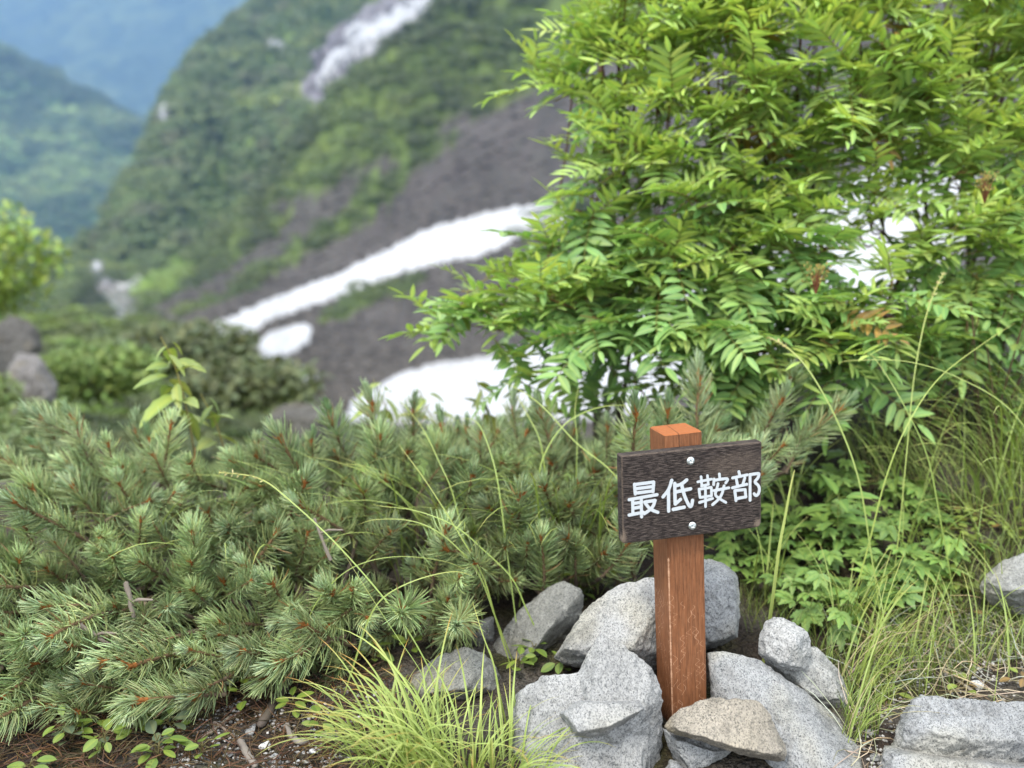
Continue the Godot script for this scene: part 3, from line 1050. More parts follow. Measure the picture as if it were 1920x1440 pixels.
# ------------------------------------------------------------------ the valley
func valley() -> void:
	# near slope, scree fan and the green rib beyond it: each column is a bearing, each row ten-fold steps outwards
	var cols := [-200, 0, 130, 270, 430, 560, 700, 850, 1000, 1300, 1700, 2200]
	var reach := [470, 490, 520, 430, 400, 420, 450, 480, 520, 560, 600, 650]
	var drop := [
		[840, 800, 740, 680, 600, 640, 640, 632, 610, 575, 530],
		[835, 800, 745, 685, 612, 640, 640, 630, 610, 572, 512],
		[835, 800, 745, 690, 610, 626, 632, 625, 607, 568, 484],
		[840, 815, 765, 710, 650, 606, 625, 620, 605, 574, 516],
		[860, 840, 800, 755, 705, 668, 650, 640, 610, 538, 428],
		[880, 865, 840, 810, 775, 745, 720, 690, 620, 505, 258],
		[900, 885, 870, 850, 830, 800, 765, 715, 625, 440, 118],
		[905, 892, 880, 862, 842, 812, 770, 700, 580, 350, 0],
		[910, 898, 882, 862, 842, 812, 765, 680, 540, 280, -80],
		[910, 898, 882, 862, 840, 806, 752, 650, 490, 210, -200],
		[910, 898, 880, 860, 832, 790, 730, 610, 430, 150, -350],
		[910, 898, 880, 856, 822, 780, 710, 580, 380, 80, -450]]
	var ctrl := []
	var lip := []
	for k in cols.size():
		lip.append(far_at(cols[k], drop[k][0] + 130.0, 4.0))
	ctrl.append(lip)
	for r in 11:
		var row := []
		for k in cols.size():
			row.append(far_at(cols[k], drop[k][r], 6.0 * pow(reach[k] / 6.0, r / 10.0)))
		ctrl.append(row)
	var behind := []
	for k in cols.size():
		behind.append(far_at(cols[k], drop[k][10] + 60.0 + 40.0, reach[k] * 1.12))
	ctrl.append(behind)
	var nu := 230
	var nv := 230
	var g := loft(ctrl, nu, nv)
	var scree := poly([262, 606, 330, 592, 400, 574, 480, 540, 555, 490, 650, 430, 745, 372, 772, 322, 850, 258, 930, 190, 1010, 182, 1200, 60, 1500, -100, 2400, -300, 2400, 900, 650, 800, 560, 745, 480, 690, 400, 650, 320, 622])
	var strips := [
		poly([252, 598, 330, 556, 400, 522, 490, 458, 560, 402, 600, 372, 656, 340, 676, 366, 604, 428, 506, 492, 402, 554, 312, 598]),
		poly([500, 384, 560, 368, 610, 372, 596, 398, 530, 402]), poly([636, 334, 690, 298, 744, 284, 750, 308, 664, 348]), poly([814, 254, 850, 216, 880, 206, 868, 240, 834, 268])]
	var tongues := [poly([598, 606, 640, 570, 690, 545, 740, 524, 800, 516, 770, 545, 700, 572, 640, 602]), poly([960, 440, 1010, 395, 1100, 360, 1100, 410, 1000, 450])]
	var lime := poly([262, 562, 292, 512, 345, 488, 372, 492, 345, 532, 290, 564])
	var bed := poly([158, 500, 172, 486, 192, 492, 206, 524, 240, 534, 262, 560, 254, 604, 220, 606, 206, 560, 176, 532])
	var col := PackedColorArray()
	col.resize(nu * nv)
	var normals := grid_normals(g, nu, nv)
	var shrub_t := []
	var shrub_c := []
	var stone_t := []
	var stone_c := []
	var near_t := []
	var near_c := []
	for k in nu * nv:
		var p := g[k]
		var q := pix(p)
		var row := k / nu
		var dist := -p.z
		var w := q + Vector2(nz.get_noise_2d(q.x * 0.03, q.y * 0.03), nz.get_noise_2d(q.x * 0.03 + 50.0, q.y * 0.03)) * 8.0
		var rocky := 0.0
		if row > nv * 0.44:
			if inside(scree, w):
				rocky = 1.0
			for s in strips:
				if inside(s, w):
					rocky = 0.95
			for s in tongues:
				if inside(s, w):
					rocky = 0.0
			if inside(bed, w):
				rocky = 2.0
		var n1 := nz.get_noise_3dv(p * 0.05)
		var n2 := nz2.get_noise_3dv(p * 0.25)
		var c := Color(0.060, 0.086, 0.020) * (1.0 + 0.35 * n1 + 0.35 * n2)
		c = c.lerp(Color(0.102, 0.135, 0.028), ss(0.1, 0.5, nz.get_noise_3dv(p * 0.018 + Vector3(4, 4, 4))))
		if inside(lime, w):
			c = Color(0.17, 0.25, 0.05)
		if row < nv * 0.44:
			c = Color(0.075, 0.10, 0.03) * (1.0 + 0.5 * nz.get_noise_3dv(p * 1.3))
			c = c.lerp(Color(0.15, 0.23, 0.04), ss(0.0, 0.35, nz2.get_noise_3dv(p * 0.33)))
		var stone := Color(0.054, 0.048, 0.043) * (1.0 + 0.28 * n1 + 0.35 * n2)
		stone = stone.lerp(Color(0.074, 0.066, 0.060), ss(0.1, 0.5, nz.get_noise_3dv(p * 0.03 + Vector3(8, 1, 2))))
		var bumpy := 0.0
		if rocky > 1.5:
			c = Color(0.13, 0.135, 0.115) * (1.0 + 0.3 * n2)
		else:
			c = c.lerp(stone, minf(rocky, 1.0))
		var streak := nz.get_noise_2d(row * 0.055 + 1.2 * nz2.get_noise_2d(k % nu * 0.02, row * 0.015), (k % nu) * 0.012) if row > nv * 0.44 else 0.0
		if rocky < 0.5:
			c *= 1.0 + 0.9 * streak
		c.a = 1.0
		bumpy = (0.006 if rocky > 0.5 else 0.016) * dist if row > nv * 0.4 else 0.02 * minf(dist, 10.0)
		if row > 2:
			g[k] += Vector3.UP * dist * 0.009 * streak * (1.0 if rocky < 0.5 else 0.08)
			g[k] += Vector3.UP * bumpy * (0.6 * nz.get_noise_3dv(p * 9.0 / dist * 3.0) + 0.4 * nz2.get_noise_3dv(p * 9.0 / dist * 9.0))
		col[k] = c
		# what grows or lies there
		if q.x > -120 and q.x < 1150 and q.y > -60 and q.y < 860:
			if row > nv * 0.44 and rocky < 0.5 and rng.randf() < 0.55:
				var s := dist * rf(0.006, 0.016)
				shrub_t.append(Transform3D(Basis(Vector3.UP, rf(0, TAU)).scaled(Vector3(s, s * rf(0.5, 0.9), s)), g[k]))
				var cc := jit(c, 0.18)
				shrub_c.append(Color(cc.r * 1.05, cc.g * 1.05, cc.b))
			elif row > nv * 0.44 and rocky > 0.5 and rng.randf() < 0.8:
				var s := dist * rf(0.0018, 0.0060)
				stone_t.append(Transform3D(Basis.from_euler(Vector3(rf(0, 6), rf(0, 6), rf(0, 6))).scaled(Vector3(s, s * 0.7, s)), g[k]))
				stone_c.append(Color(0.062, 0.056, 0.050) * rf(0.55, 1.6) if rocky < 1.5 else jit(Color(0.17, 0.175, 0.165), 0.3))
			elif row <= nv * 0.44 and q.x < 700 and rng.randf() < 0.55:
				var s := dist * rf(0.011, 0.024)
				near_t.append(Transform3D(Basis.from_euler(Vector3(rf(-0.4, 0.4), rf(0, TAU), rf(-0.4, 0.4))).scaled(Vector3(s, s * rf(0.6, 1.0), s)), g[k]))
				near_c.append(jit(c, 0.3))
	var o := part("valley_slope", grid_mesh(g, col, nu, nv, M.slope), self)
	meta(o, "mountainside of green ribs and dark scree falling to the stream bed", "", "", "structure")
	var clump := clump_mesh(70, 0.55, 0.34)
	scatter("shrubbery", clump, shrub_t, shrub_c, "low shrubs covering the green ribs between the scree")
	scatter("scree", stone_mesh(), stone_t, stone_c, "dark loose stones of the scree fan and pale ones of the stream bed")
	scatter("undergrowth", clump_mesh(90, 0.45, 0.30), near_t, near_c, "blurred low leafy growth on the near slope at the left")
	var first := int(nv * 0.5)
	snow_on(g, nu, nv, poly([394, 625, 405, 610, 440, 600, 470, 580, 520, 560, 600, 530, 700, 480, 780, 440, 850, 415, 920, 398, 960, 390, 1050, 376, 1060, 420, 985, 444, 900, 482, 840, 492, 760, 512, 680, 542, 600, 572, 540, 592, 500, 607, 480, 627, 455, 637, 425, 650, 404, 644]), first, 0.8, "long narrow white snow patch slanting down the dark scree fan")
	snow_on(g, nu, nv, poly([482, 664, 490, 642, 522, 624, 560, 614, 586, 616, 586, 636, 556, 662, 519, 677, 490, 675]), first, 0.8, "small oval white snow patch just below the long narrow one")
	snow_on(g, nu, nv, poly([534, 716, 548, 702, 575, 698, 594, 712, 582, 730, 548, 730]), first - 20, 0.8, "tiny white snow patch low on the scree above the pine crest")
	snow_on(g, nu, nv, poly([640, 800, 660, 762, 700, 734, 750, 704, 820, 684, 900, 672, 1050, 640, 1200, 570, 1400, 470, 1600, 330, 1800, 240, 1850, 420, 1760, 520, 1600, 600, 1400, 680, 1150, 790, 900, 800, 700, 800]), first - 42, 0.45, "broad white snow patch behind the pine crest and the rowan leaves")
	snow_on(g, nu, nv, poly([160, 508, 166, 492, 180, 486, 190, 494, 188, 510, 180, 516]), int(nv * 0.7), 0.8, "small dirty snow remnant at the upper end of the stream bed in the valley bottom")
	snow_on(g, nu, nv, poly([212, 528, 236, 530, 258, 522, 272, 512, 268, 530, 252, 544, 230, 544]), int(nv * 0.7), 0.8, "grey-white snow tongue in the stream bed at the foot of the bright green bank")

	# the steep spur on the far side of the gully
	var spur_px := [
		[215, 560, 700, 190, 556, 520, 260, 568, 460, 400, 520, 470, 600, 330, 520, 850, 120, 560, 1100, 0, 600],
		[214, 480, 760, 187, 482, 560, 260, 470, 520, 380, 400, 560, 520, 270, 640, 700, 110, 700, 900, 0, 740],
		[236, 400, 850, 205, 402, 620, 280, 360, 590, 380, 290, 660, 520, 180, 760, 680, 60, 840, 880, -80, 870],
		[280, 318, 930, 248, 322, 700, 310, 260, 690, 400, 190, 760, 530, 100, 870, 680, -10, 960, 900, -180, 990],
		[315, 230, 1000, 288, 232, 780, 340, 180, 790, 430, 110, 880, 550, 20, 970, 700, -90, 1060, 900, -250, 1110],
		[365, 130, 1100, 338, 132, 880, 400, 92, 910, 480, 40, 980, 600, -50, 1070, 750, -180, 1160, 950, -330, 1210],
		[430, 60, 1200, 404, 66, 980, 450, 30, 1000, 530, -20, 1060, 640, -100, 1130, 790, -230, 1220, 1000, -380, 1300],
		[520, -20, 1300, 486, -14, 1080, 530, -40, 1090, 590, -80, 1120, 690, -170, 1220, 850, -300, 1320, 1050, -450, 1420],
		[600, -120, 1400, 570, -110, 1180, 610, -130, 1190, 680, -170, 1220, 770, -260, 1300, 930, -380, 1400, 1150, -520, 1500]]
	ctrl = []
	for r in spur_px:
		var row := []
		for k in 7:
			row.append(far_at(r[3 * k], r[3 * k + 1], r[3 * k + 2]))
		ctrl.append(row)
	nu = 170
	nv = 190
	g = loft(ctrl, nu, nv)
	normals = grid_normals(g, nu, nv)
	col = PackedColorArray()
	col.resize(nu * nv)
	var gully := poly([548, 190, 575, 140, 600, 90, 640, 40, 720, -10, 830, -60, 860, -20, 800, 40, 730, 90, 660, 130, 620, 180, 590, 200])
	var tree_t := []
	var tree_c := []
	for k in nu * nv:
		var p := g[k]
		var q := pix(p)
		var a := k % nu
		var b := k / nu
		# gullies run down the fall line: ridged noise stretched along it
		var run := float(a) / nu * 26.0
		var rid := absf(nz.get_noise_2d(run + 2.5 * nz2.get_noise_2d(b * 0.03, run * 0.2), b * 0.012)) * 2.0
		var depth := 1.0 - ss(0.0, 0.45, rid)
		g[k] += normals[k] * (-22.0 * depth + 7.0 * nz.get_noise_3dv(p * 0.02) + 3.0 * nz2.get_noise_3dv(p * 0.07))
		var c := Color(0.112, 0.160, 0.042) * (1.0 + 0.35 * nz.get_noise_3dv(p * 0.03) + 0.3 * nz2.get_noise_3dv(p * 0.11))
		c = c.lerp(Color(0.20, 0.25, 0.065), ss(0.05, 0.5, nz.get_noise_3dv(p * 0.011 + Vector3(3, 0, 8))))
		c = c.lerp(Color(0.15, 0.14, 0.09), 0.5 * ss(0.25, 0.6, nz2.get_noise_3dv(p * 0.025 + Vector3(1, 5, 2))))
		var w := q + Vector2(nz.get_noise_2d(q.x * 0.04, q.y * 0.04), nz.get_noise_2d(q.x * 0.04 + 50.0, q.y * 0.04)) * 14.0
		var in_gully := inside(gully, w)
		if in_gully:
			c = Color(0.17, 0.16, 0.17) * (1.0 + 0.3 * nz2.get_noise_3dv(p * 0.1))
		c.a = 1.0
		col[k] = c
		if not in_gully and q.x > 120 and q.x < 1100 and q.y > -80 and rng.randf() < 0.30:
			var s := rf(3.0, 7.5)
			tree_t.append(Transform3D(Basis(Vector3.UP, rf(0, TAU)).scaled(Vector3(s, s * rf(0.7, 1.2), s)), g[k]))
			tree_c.append(jit(c, 0.22))
	o = part("mountain_spur", grid_mesh(g, col, nu, nv, M.slope), self)
	meta(o, "steep green mountain spur furrowed by gullies beyond the scree", "", "", "structure")
	snow_on(g, nu, nv, poly([594, 172, 598, 150, 612, 130, 622, 110, 636, 95, 654, 88, 648, 70, 654, 46, 690, 46, 720, 34, 750, 16, 800, 0, 818, 8, 802, 32, 760, 54, 735, 74, 700, 98, 660, 118, 642, 132, 622, 162, 610, 178]), 0, 5.0, "white snow patch in the high gully at the top of the picture")
	snow_on(g, nu, nv, poly([500, 84, 512, 78, 530, 80, 534, 94, 520, 102, 504, 98]), 0, 4.0, "tiny white snow dot high on the steep green spur")
	snow_on(g, nu, nv, poly([288, 222, 296, 205, 312, 200, 326, 212, 320, 236, 300, 240]), 0, 4.0, "tiny white snow dot on the left edge of the steep spur")

	# forested hill on the left, and the blue mountain closing the valley
	var crown := clump_mesh(60, 0.6, 0.42)
	var hill_px := [
		[-400, 640, 560, -150, 640, 560, 0, 640, 560, 100, 640, 560, 200, 640, 560, 300, 640, 600, 450, 640, 640],
		[-400, 540, 700, -150, 550, 700, 0, 555, 690, 100, 560, 690, 200, 545, 700, 300, 560, 760, 450, 600, 800],
		[-400, 430, 860, -150, 445, 850, 0, 455, 840, 100, 470, 830, 200, 470, 840, 300, 480, 900, 450, 540, 950],
		[-400, 300, 1050, -150, 330, 1020, 0, 350, 1000, 100, 370, 980, 200, 390, 980, 300, 400, 1030, 450, 470, 1080],
		[-400, 170, 1220, -150, 210, 1190, 0, 240, 1170, 100, 265, 1150, 200, 300, 1130, 300, 320, 1150, 450, 400, 1200],
		[-400, 60, 1400, -150, 100, 1380, 0, 130, 1350, 100, 175, 1300, 200, 222, 1250, 300, 258, 1240, 450, 330, 1300],
		[-400, 0, 1480, -150, 50, 1450, 0, 86, 1420, 100, 138, 1370, 200, 192, 1320, 300, 236, 1300, 450, 300, 1350],
		[-400, 60, 1600, -150, 110, 1560, 0, 146, 1540, 100, 200, 1500, 200, 250, 1450, 300, 300, 1420, 450, 360, 1450]]
	hill("forested_hill", "green forested hillside on the left across the valley", hill_px, 7, 130, 130, 26.0, tree_t, tree_c, Color(0.075, 0.125, 0.045), Color(0.20, 0.27, 0.09), 0.45, 14.0, 1.6)
	scatter("forest", crown, tree_t, tree_c, "trees and bushes covering the far slopes as one mass")
	var blue_px := []
	for r in 6:
		var line := []
		for k in 7:
			line.append_array([-450 + k * 230, 330 - r * 110 - (k - 2) * 12 * (r - 2) + 18 * sin(k * 2.1 + r), 3600 + r * 560 + 100 * sin(k * 1.3)])
		blue_px.append(line)
	hill("distant_mountain", "blue hazy forested mountain closing the valley", blue_px, 7, 110, 110, 60.0, [], [], Color(0.045, 0.07, 0.028), Color(0.09, 0.12, 0.04), 0.0, 0.0)

func hill(called: String, label: String, px: Array, n: int, nu: int, nv: int, rough: float, tree_t: Array, tree_c: Array, dark: Color, pale: Color, share: float, size: float, farther := 1.0) -> void:
	var ctrl := []
	for r in px:
		var row := []
		for k in n:
			row.append(far_at(r[3 * k], r[3 * k + 1], r[3 * k + 2] * farther))
		ctrl.append(row)
	var g := loft(ctrl, nu, nv)
	var normals := grid_normals(g, nu, nv)
	var col := PackedColorArray()
	col.resize(nu * nv)
	for k in nu * nv:
		var p := g[k]
		var f := 1.0 / rough
		var rid := 1.0 - ss(0.0, 0.4, absf(nz.get_noise_3dv(p * f * 0.09)))
		g[k] += normals[k] * rough * (0.9 * nz.get_noise_3dv(p * f * 0.14) - 0.7 * rid + 0.35 * nz2.get_noise_3dv(p * f * 0.6))
		var c := dark.lerp(pale, ss(-0.15, 0.45, nz.get_noise_3dv(p * f * 0.11 + Vector3(7, 2, 1)) + 0.4 * nz2.get_noise_3dv(p * f * 0.5))) * (1.0 + 0.35 * nz2.get_noise_3dv(p * f * 0.9))
		c.a = 1.0
		col[k] = c
		if share > 0.0 and pix(p).x < 420 and rng.randf() < share:
			var s := size * rf(0.5, 1.0)
			tree_t.append(Transform3D(Basis(Vector3.UP, rf(0, TAU)).scaled(Vector3(s, s * rf(0.7, 1.1), s)), g[k]))
			tree_c.append(jit(c, 0.22))
	var o := part(called, grid_mesh(g, col, nu, nv, M.slope), self)
	meta(o, label, "", "", "structure")

# A loose ball of leafy faces, one metre across, for bushes and crowns seen from far.
func clump_mesh(faces: int, flat: float, leaf: float) -> ArrayMesh:
	var mb := MB.new()
	for k in faces:
		var u := Vector3(rf(-1, 1), rf(-0.4, 1), rf(-1, 1)).normalized()
		var p := u * rf(0.45, 1.0)
		p.y = p.y * flat + 0.25
		var nn := (u + Vector3(rf(-0.5, 0.5), rf(0, 0.9), rf(-0.5, 0.5))).normalized()
		var s := nn.cross(Vector3(rf(-1, 1), rf(-1, 1), rf(-1, 1))).normalized()
		var t := nn.cross(s)
		var l := leaf * rf(0.6, 1.2)
		var c := Color.WHITE * rf(0.7, 1.25)
		c.a = 1.0
		var a := mb.vert(p - s * l * 0.5, nn, c)
		var b := mb.vert(p + t * l * 0.28, nn, c)
		var d := mb.vert(p + s * l * 0.6, nn, c)
		var e := mb.vert(p - t * l * 0.28, nn, c)
		mb.quad(a, b, d, e)
	return mb.mesh(M.far_leaf)

func stone_mesh() -> ArrayMesh:
	var sp := sphere(2)
	var mb := MB.new()
	var idx: PackedInt32Array = sp[1]
	var pos := []
	for d in sp[0]:
		pos.append(d * rf(0.65, 1.1))
	for t in idx.size() / 3:
		var a: Vector3 = pos[idx[3 * t]]
		var b: Vector3 = pos[idx[3 * t + 1]]
		var c: Vector3 = pos[idx[3 * t + 2]]
		var n := (c - a).cross(b - a).normalized()
		mb.tri(mb.vert(a, n), mb.vert(b, n), mb.vert(c, n))
	return mb.mesh(M.scree)

# ------------------------------------------------------------------ foreground ground
func ground() -> void:
	var nu := 190
	var nv := 170
	var g := PackedVector3Array()
	var col := PackedColorArray()
	for b in nv:
		for a in nu:
			var x := lerpf(-3.4, 3.6, float(a) / (nu - 1))
			var z := lerpf(0.9, -5.2, float(b) / (nv - 1))
			var y := gh(x, z) + 0.004 * nz2.get_noise_2d(x * 42.0, z * 42.0)
			g.append(Vector3(x, y, z))
			var moss := ss(0.0, 0.45, nz.get_noise_2d(x * 6.0, z * 6.0))
			var grit := ss(0.05, 0.5, nz2.get_noise_2d(x * 4.0 + 20.0, z * 4.0))
			var c := Color(0.050, 0.038, 0.029).lerp(Color(0.060, 0.062, 0.020), moss * 0.8).lerp(Color(0.13, 0.125, 0.115), grit * 0.55)
			c *= 1.0 + 0.3 * nz2.get_noise_2d(x * 25.0, z * 25.0)
			c.a = 1.0
			col.append(c)
	var o := part("ground", grid_mesh(g, col, nu, nv, M.soil), self)
	meta(o, "dark mossy gravelly soil of the col", "", "", "structure")

# ------------------------------------------------------------------ dwarf pines
func pines() -> void:
	var kinds := []
	var olive := Color(0.31, 0.37, 0.145)
	var sea := Color(0.31, 0.39, 0.205)
	for k in 14:
		var old := olive.lerp(Color(0.175, 0.24, 0.085), rf(0, 1))
		var fresh := sea.lerp(Color(0.34, 0.42, 0.17), rf(0, 1))
		var lum := rf(0.58, 1.28)
		old = Color(old.r * lum, old.g * lum, old.b * lum)
		fresh = Color(fresh.r * lum * 1.1, fresh.g * lum * 1.1, fresh.b * lum * 1.1)
		kinds.append(pine_shoot(rf(0.09, 0.17), int(rf(110, 190)), int(rf(36, 66)), rf(0.032, 0.044), old, fresh, rf(0.012, 0.026)))
	var tall := []                      # upright candles of the crest
	for k in 4:
		tall.append(pine_shoot(rf(0.11, 0.15), 140, 60, rf(0.032, 0.042), olive.lerp(sea, rf(0.2, 0.7)), Color(0.15, 0.235, 0.095).lerp(sea, rf(0, 0.8)), rf(0.028, 0.045)))
	var area := poly([-90, 1000, 20, 960, 62, 850, 130, 815, 240, 850, 420, 856, 640, 822, 900, 818, 1180, 810, 1360, 765, 1540, 740, 1545, 800, 1440, 900, 1190, 1000, 1190, 1050, 1080, 1070, 930, 1120, 850, 1180, 760, 1180, 690, 1215, 600, 1275, 470, 1240, 380, 1305, 250, 1360, 100, 1405, -90, 1460])
	var roots := [[60, "leftmost dwarf pine, drooping over the bare soil in the lower left corner"], [310, "dwarf pine behind the fallen dark stick, second from the left"], [540, "dwarf pine in the middle of the thicket, its lowest shoot hanging above the pebbles"], [770, "dwarf pine behind the yellow-green sedge tuft"], [1010, "dwarf pine reaching to the rocks left of the signpost"], [1400, "olive dwarf pine behind the sign board and under the rowan"]]
	var shrubs := []
	for r in roots:
		var base := at(r[0], 1060 if r[0] < 1200 else 860, 2.25 if r[0] < 1200 else 2.75)
		base = on_ground(base.x, base.z)
		shrubs.append({"root": thing("dwarf_pine", r[1], "dwarf pine", base, "dwarf pines of the thicket"), "x": r[0], "shoots": []})
	for layer in 3:
		var step := [60.0, 66.0, 74.0][layer] as float
		var y := 760.0
		while y < 1420.0:
			var x := -90.0
			while x < 1560.0:
				var q := Vector2(x + rf(-0.5, 0.5) * step, y + rf(-0.5, 0.5) * step)
				x += step
				if layer == 2 and q.y > 1080.0 and q.x < 900.0:
					continue
				if not inside(area, q) or nz.get_noise_2d(q.x * 0.011 + 3.0, q.y * 0.013) < -0.46:
					continue
				var h := clampf((q.y - 760.0) / 520.0, 0.0, 1.0)
				var d: float = lerpf(2.62, 1.78, pow(h, 0.72)) + [0.0, 0.08, 0.17][layer] + rf(-0.05, 0.05)
				if q.x > 1180.0:
					d -= 0.16
				var p := at(q.x, q.y, d)
				p.y -= 0.018 * layer
				var dir := Vector3(rf(-0.6, 0.6), rf(0.3, 1.0), rf(0.1, 0.8))
				if h < 0.22:
					dir = Vector3(rf(-0.3, 0.3), rf(0.8, 1.1), rf(-0.1, 0.35))
				elif h > 0.72:
					dir = Vector3(rf(-0.7, 0.5), rf(-0.12, 0.65), rf(0.5, 1.0))
				if q.x > 1300.0:
					dir = Vector3(rf(-0.1, 0.7), rf(0.5, 1.0), rf(-0.1, 0.5))
				if q.x < 160.0 and h < 0.3:
					dir = Vector3(rf(-1.0, -0.2), rf(0.4, 0.9), rf(0.0, 0.4))
				var best: Dictionary = shrubs[0]
				for s in shrubs:
					if absf(s.x - q.x) < absf(best.x - q.x):
						best = s
				best.shoots.append([p, dir.normalized(), h < 0.2 and rng.randf() < 0.8])
			y += step * 0.86
	for s in shrubs:
		var root: Node3D = s.root
		var base := root.position
		# limbs: the shoots are shared out by bearing, each share gets one crooked limb with side twigs
		var list: Array = s.shoots
		list.sort_custom(func(a, b): return atan2(a[0].z - base.z - 0.2, a[0].x - base.x) < atan2(b[0].z - base.z - 0.2, b[0].x - base.x))
		var n := 5
		for k in n:
			var share := list.slice(k * list.size() / n, (k + 1) * list.size() / n)
			if share.is_empty():
				continue
			var mid := Vector3.ZERO
			for e in share:
				mid += e[0] - e[1] * 0.16
			mid /= share.size()
			var mb := MB.new()
			var a := Vector3(0, 0.02, 0)
			var c := mid - base
			c.y = maxf(c.y - 0.03, 0.03)
			var limb := curve([a, a.lerp(c, 0.35) + Vector3(rf(-0.04, 0.04), rf(-0.02, 0.03), rf(-0.04, 0.04)), a.lerp(c, 0.7) + Vector3(rf(-0.04, 0.04), rf(-0.02, 0.03), rf(-0.04, 0.04)), c], 5)
			tube(mb, limb, 0.013, 0.007, 7, Color(0.12, 0.10, 0.085), Color(0.15, 0.125, 0.10), 0.6)
			for e in share:
				var foot: Vector3 = e[0] - e[1] * 0.07 - base
				var from: Vector3 = limb[0]
				for l in limb:
					if (l - foot).length() < (from - foot).length():
						from = l
				var pts := curve([from, from.lerp(foot, 0.5) + Vector3(rf(-0.02, 0.02), rf(-0.03, 0.0), rf(-0.02, 0.02)), foot], 4)
				tube(mb, pts, 0.0062, 0.0045, 5, Color(0.15, 0.125, 0.10), Color(0.15, 0.115, 0.085), 0.5)
			part("branch", mb.mesh(M.bark), root)
		for e in list:
			var pair: Array = tall[rng.randi() % tall.size()] if e[2] else kinds[rng.randi() % kinds.size()]
			var scale := rf(0.72, 1.25)
			var t := Transform3D(basis_y(e[1], rf(0, TAU)).scaled(Vector3.ONE * scale), e[0] - e[1] * 0.07 - base)
			var sh := part("shoot", pair[0], root, t)
			part("needles", pair[1], sh)

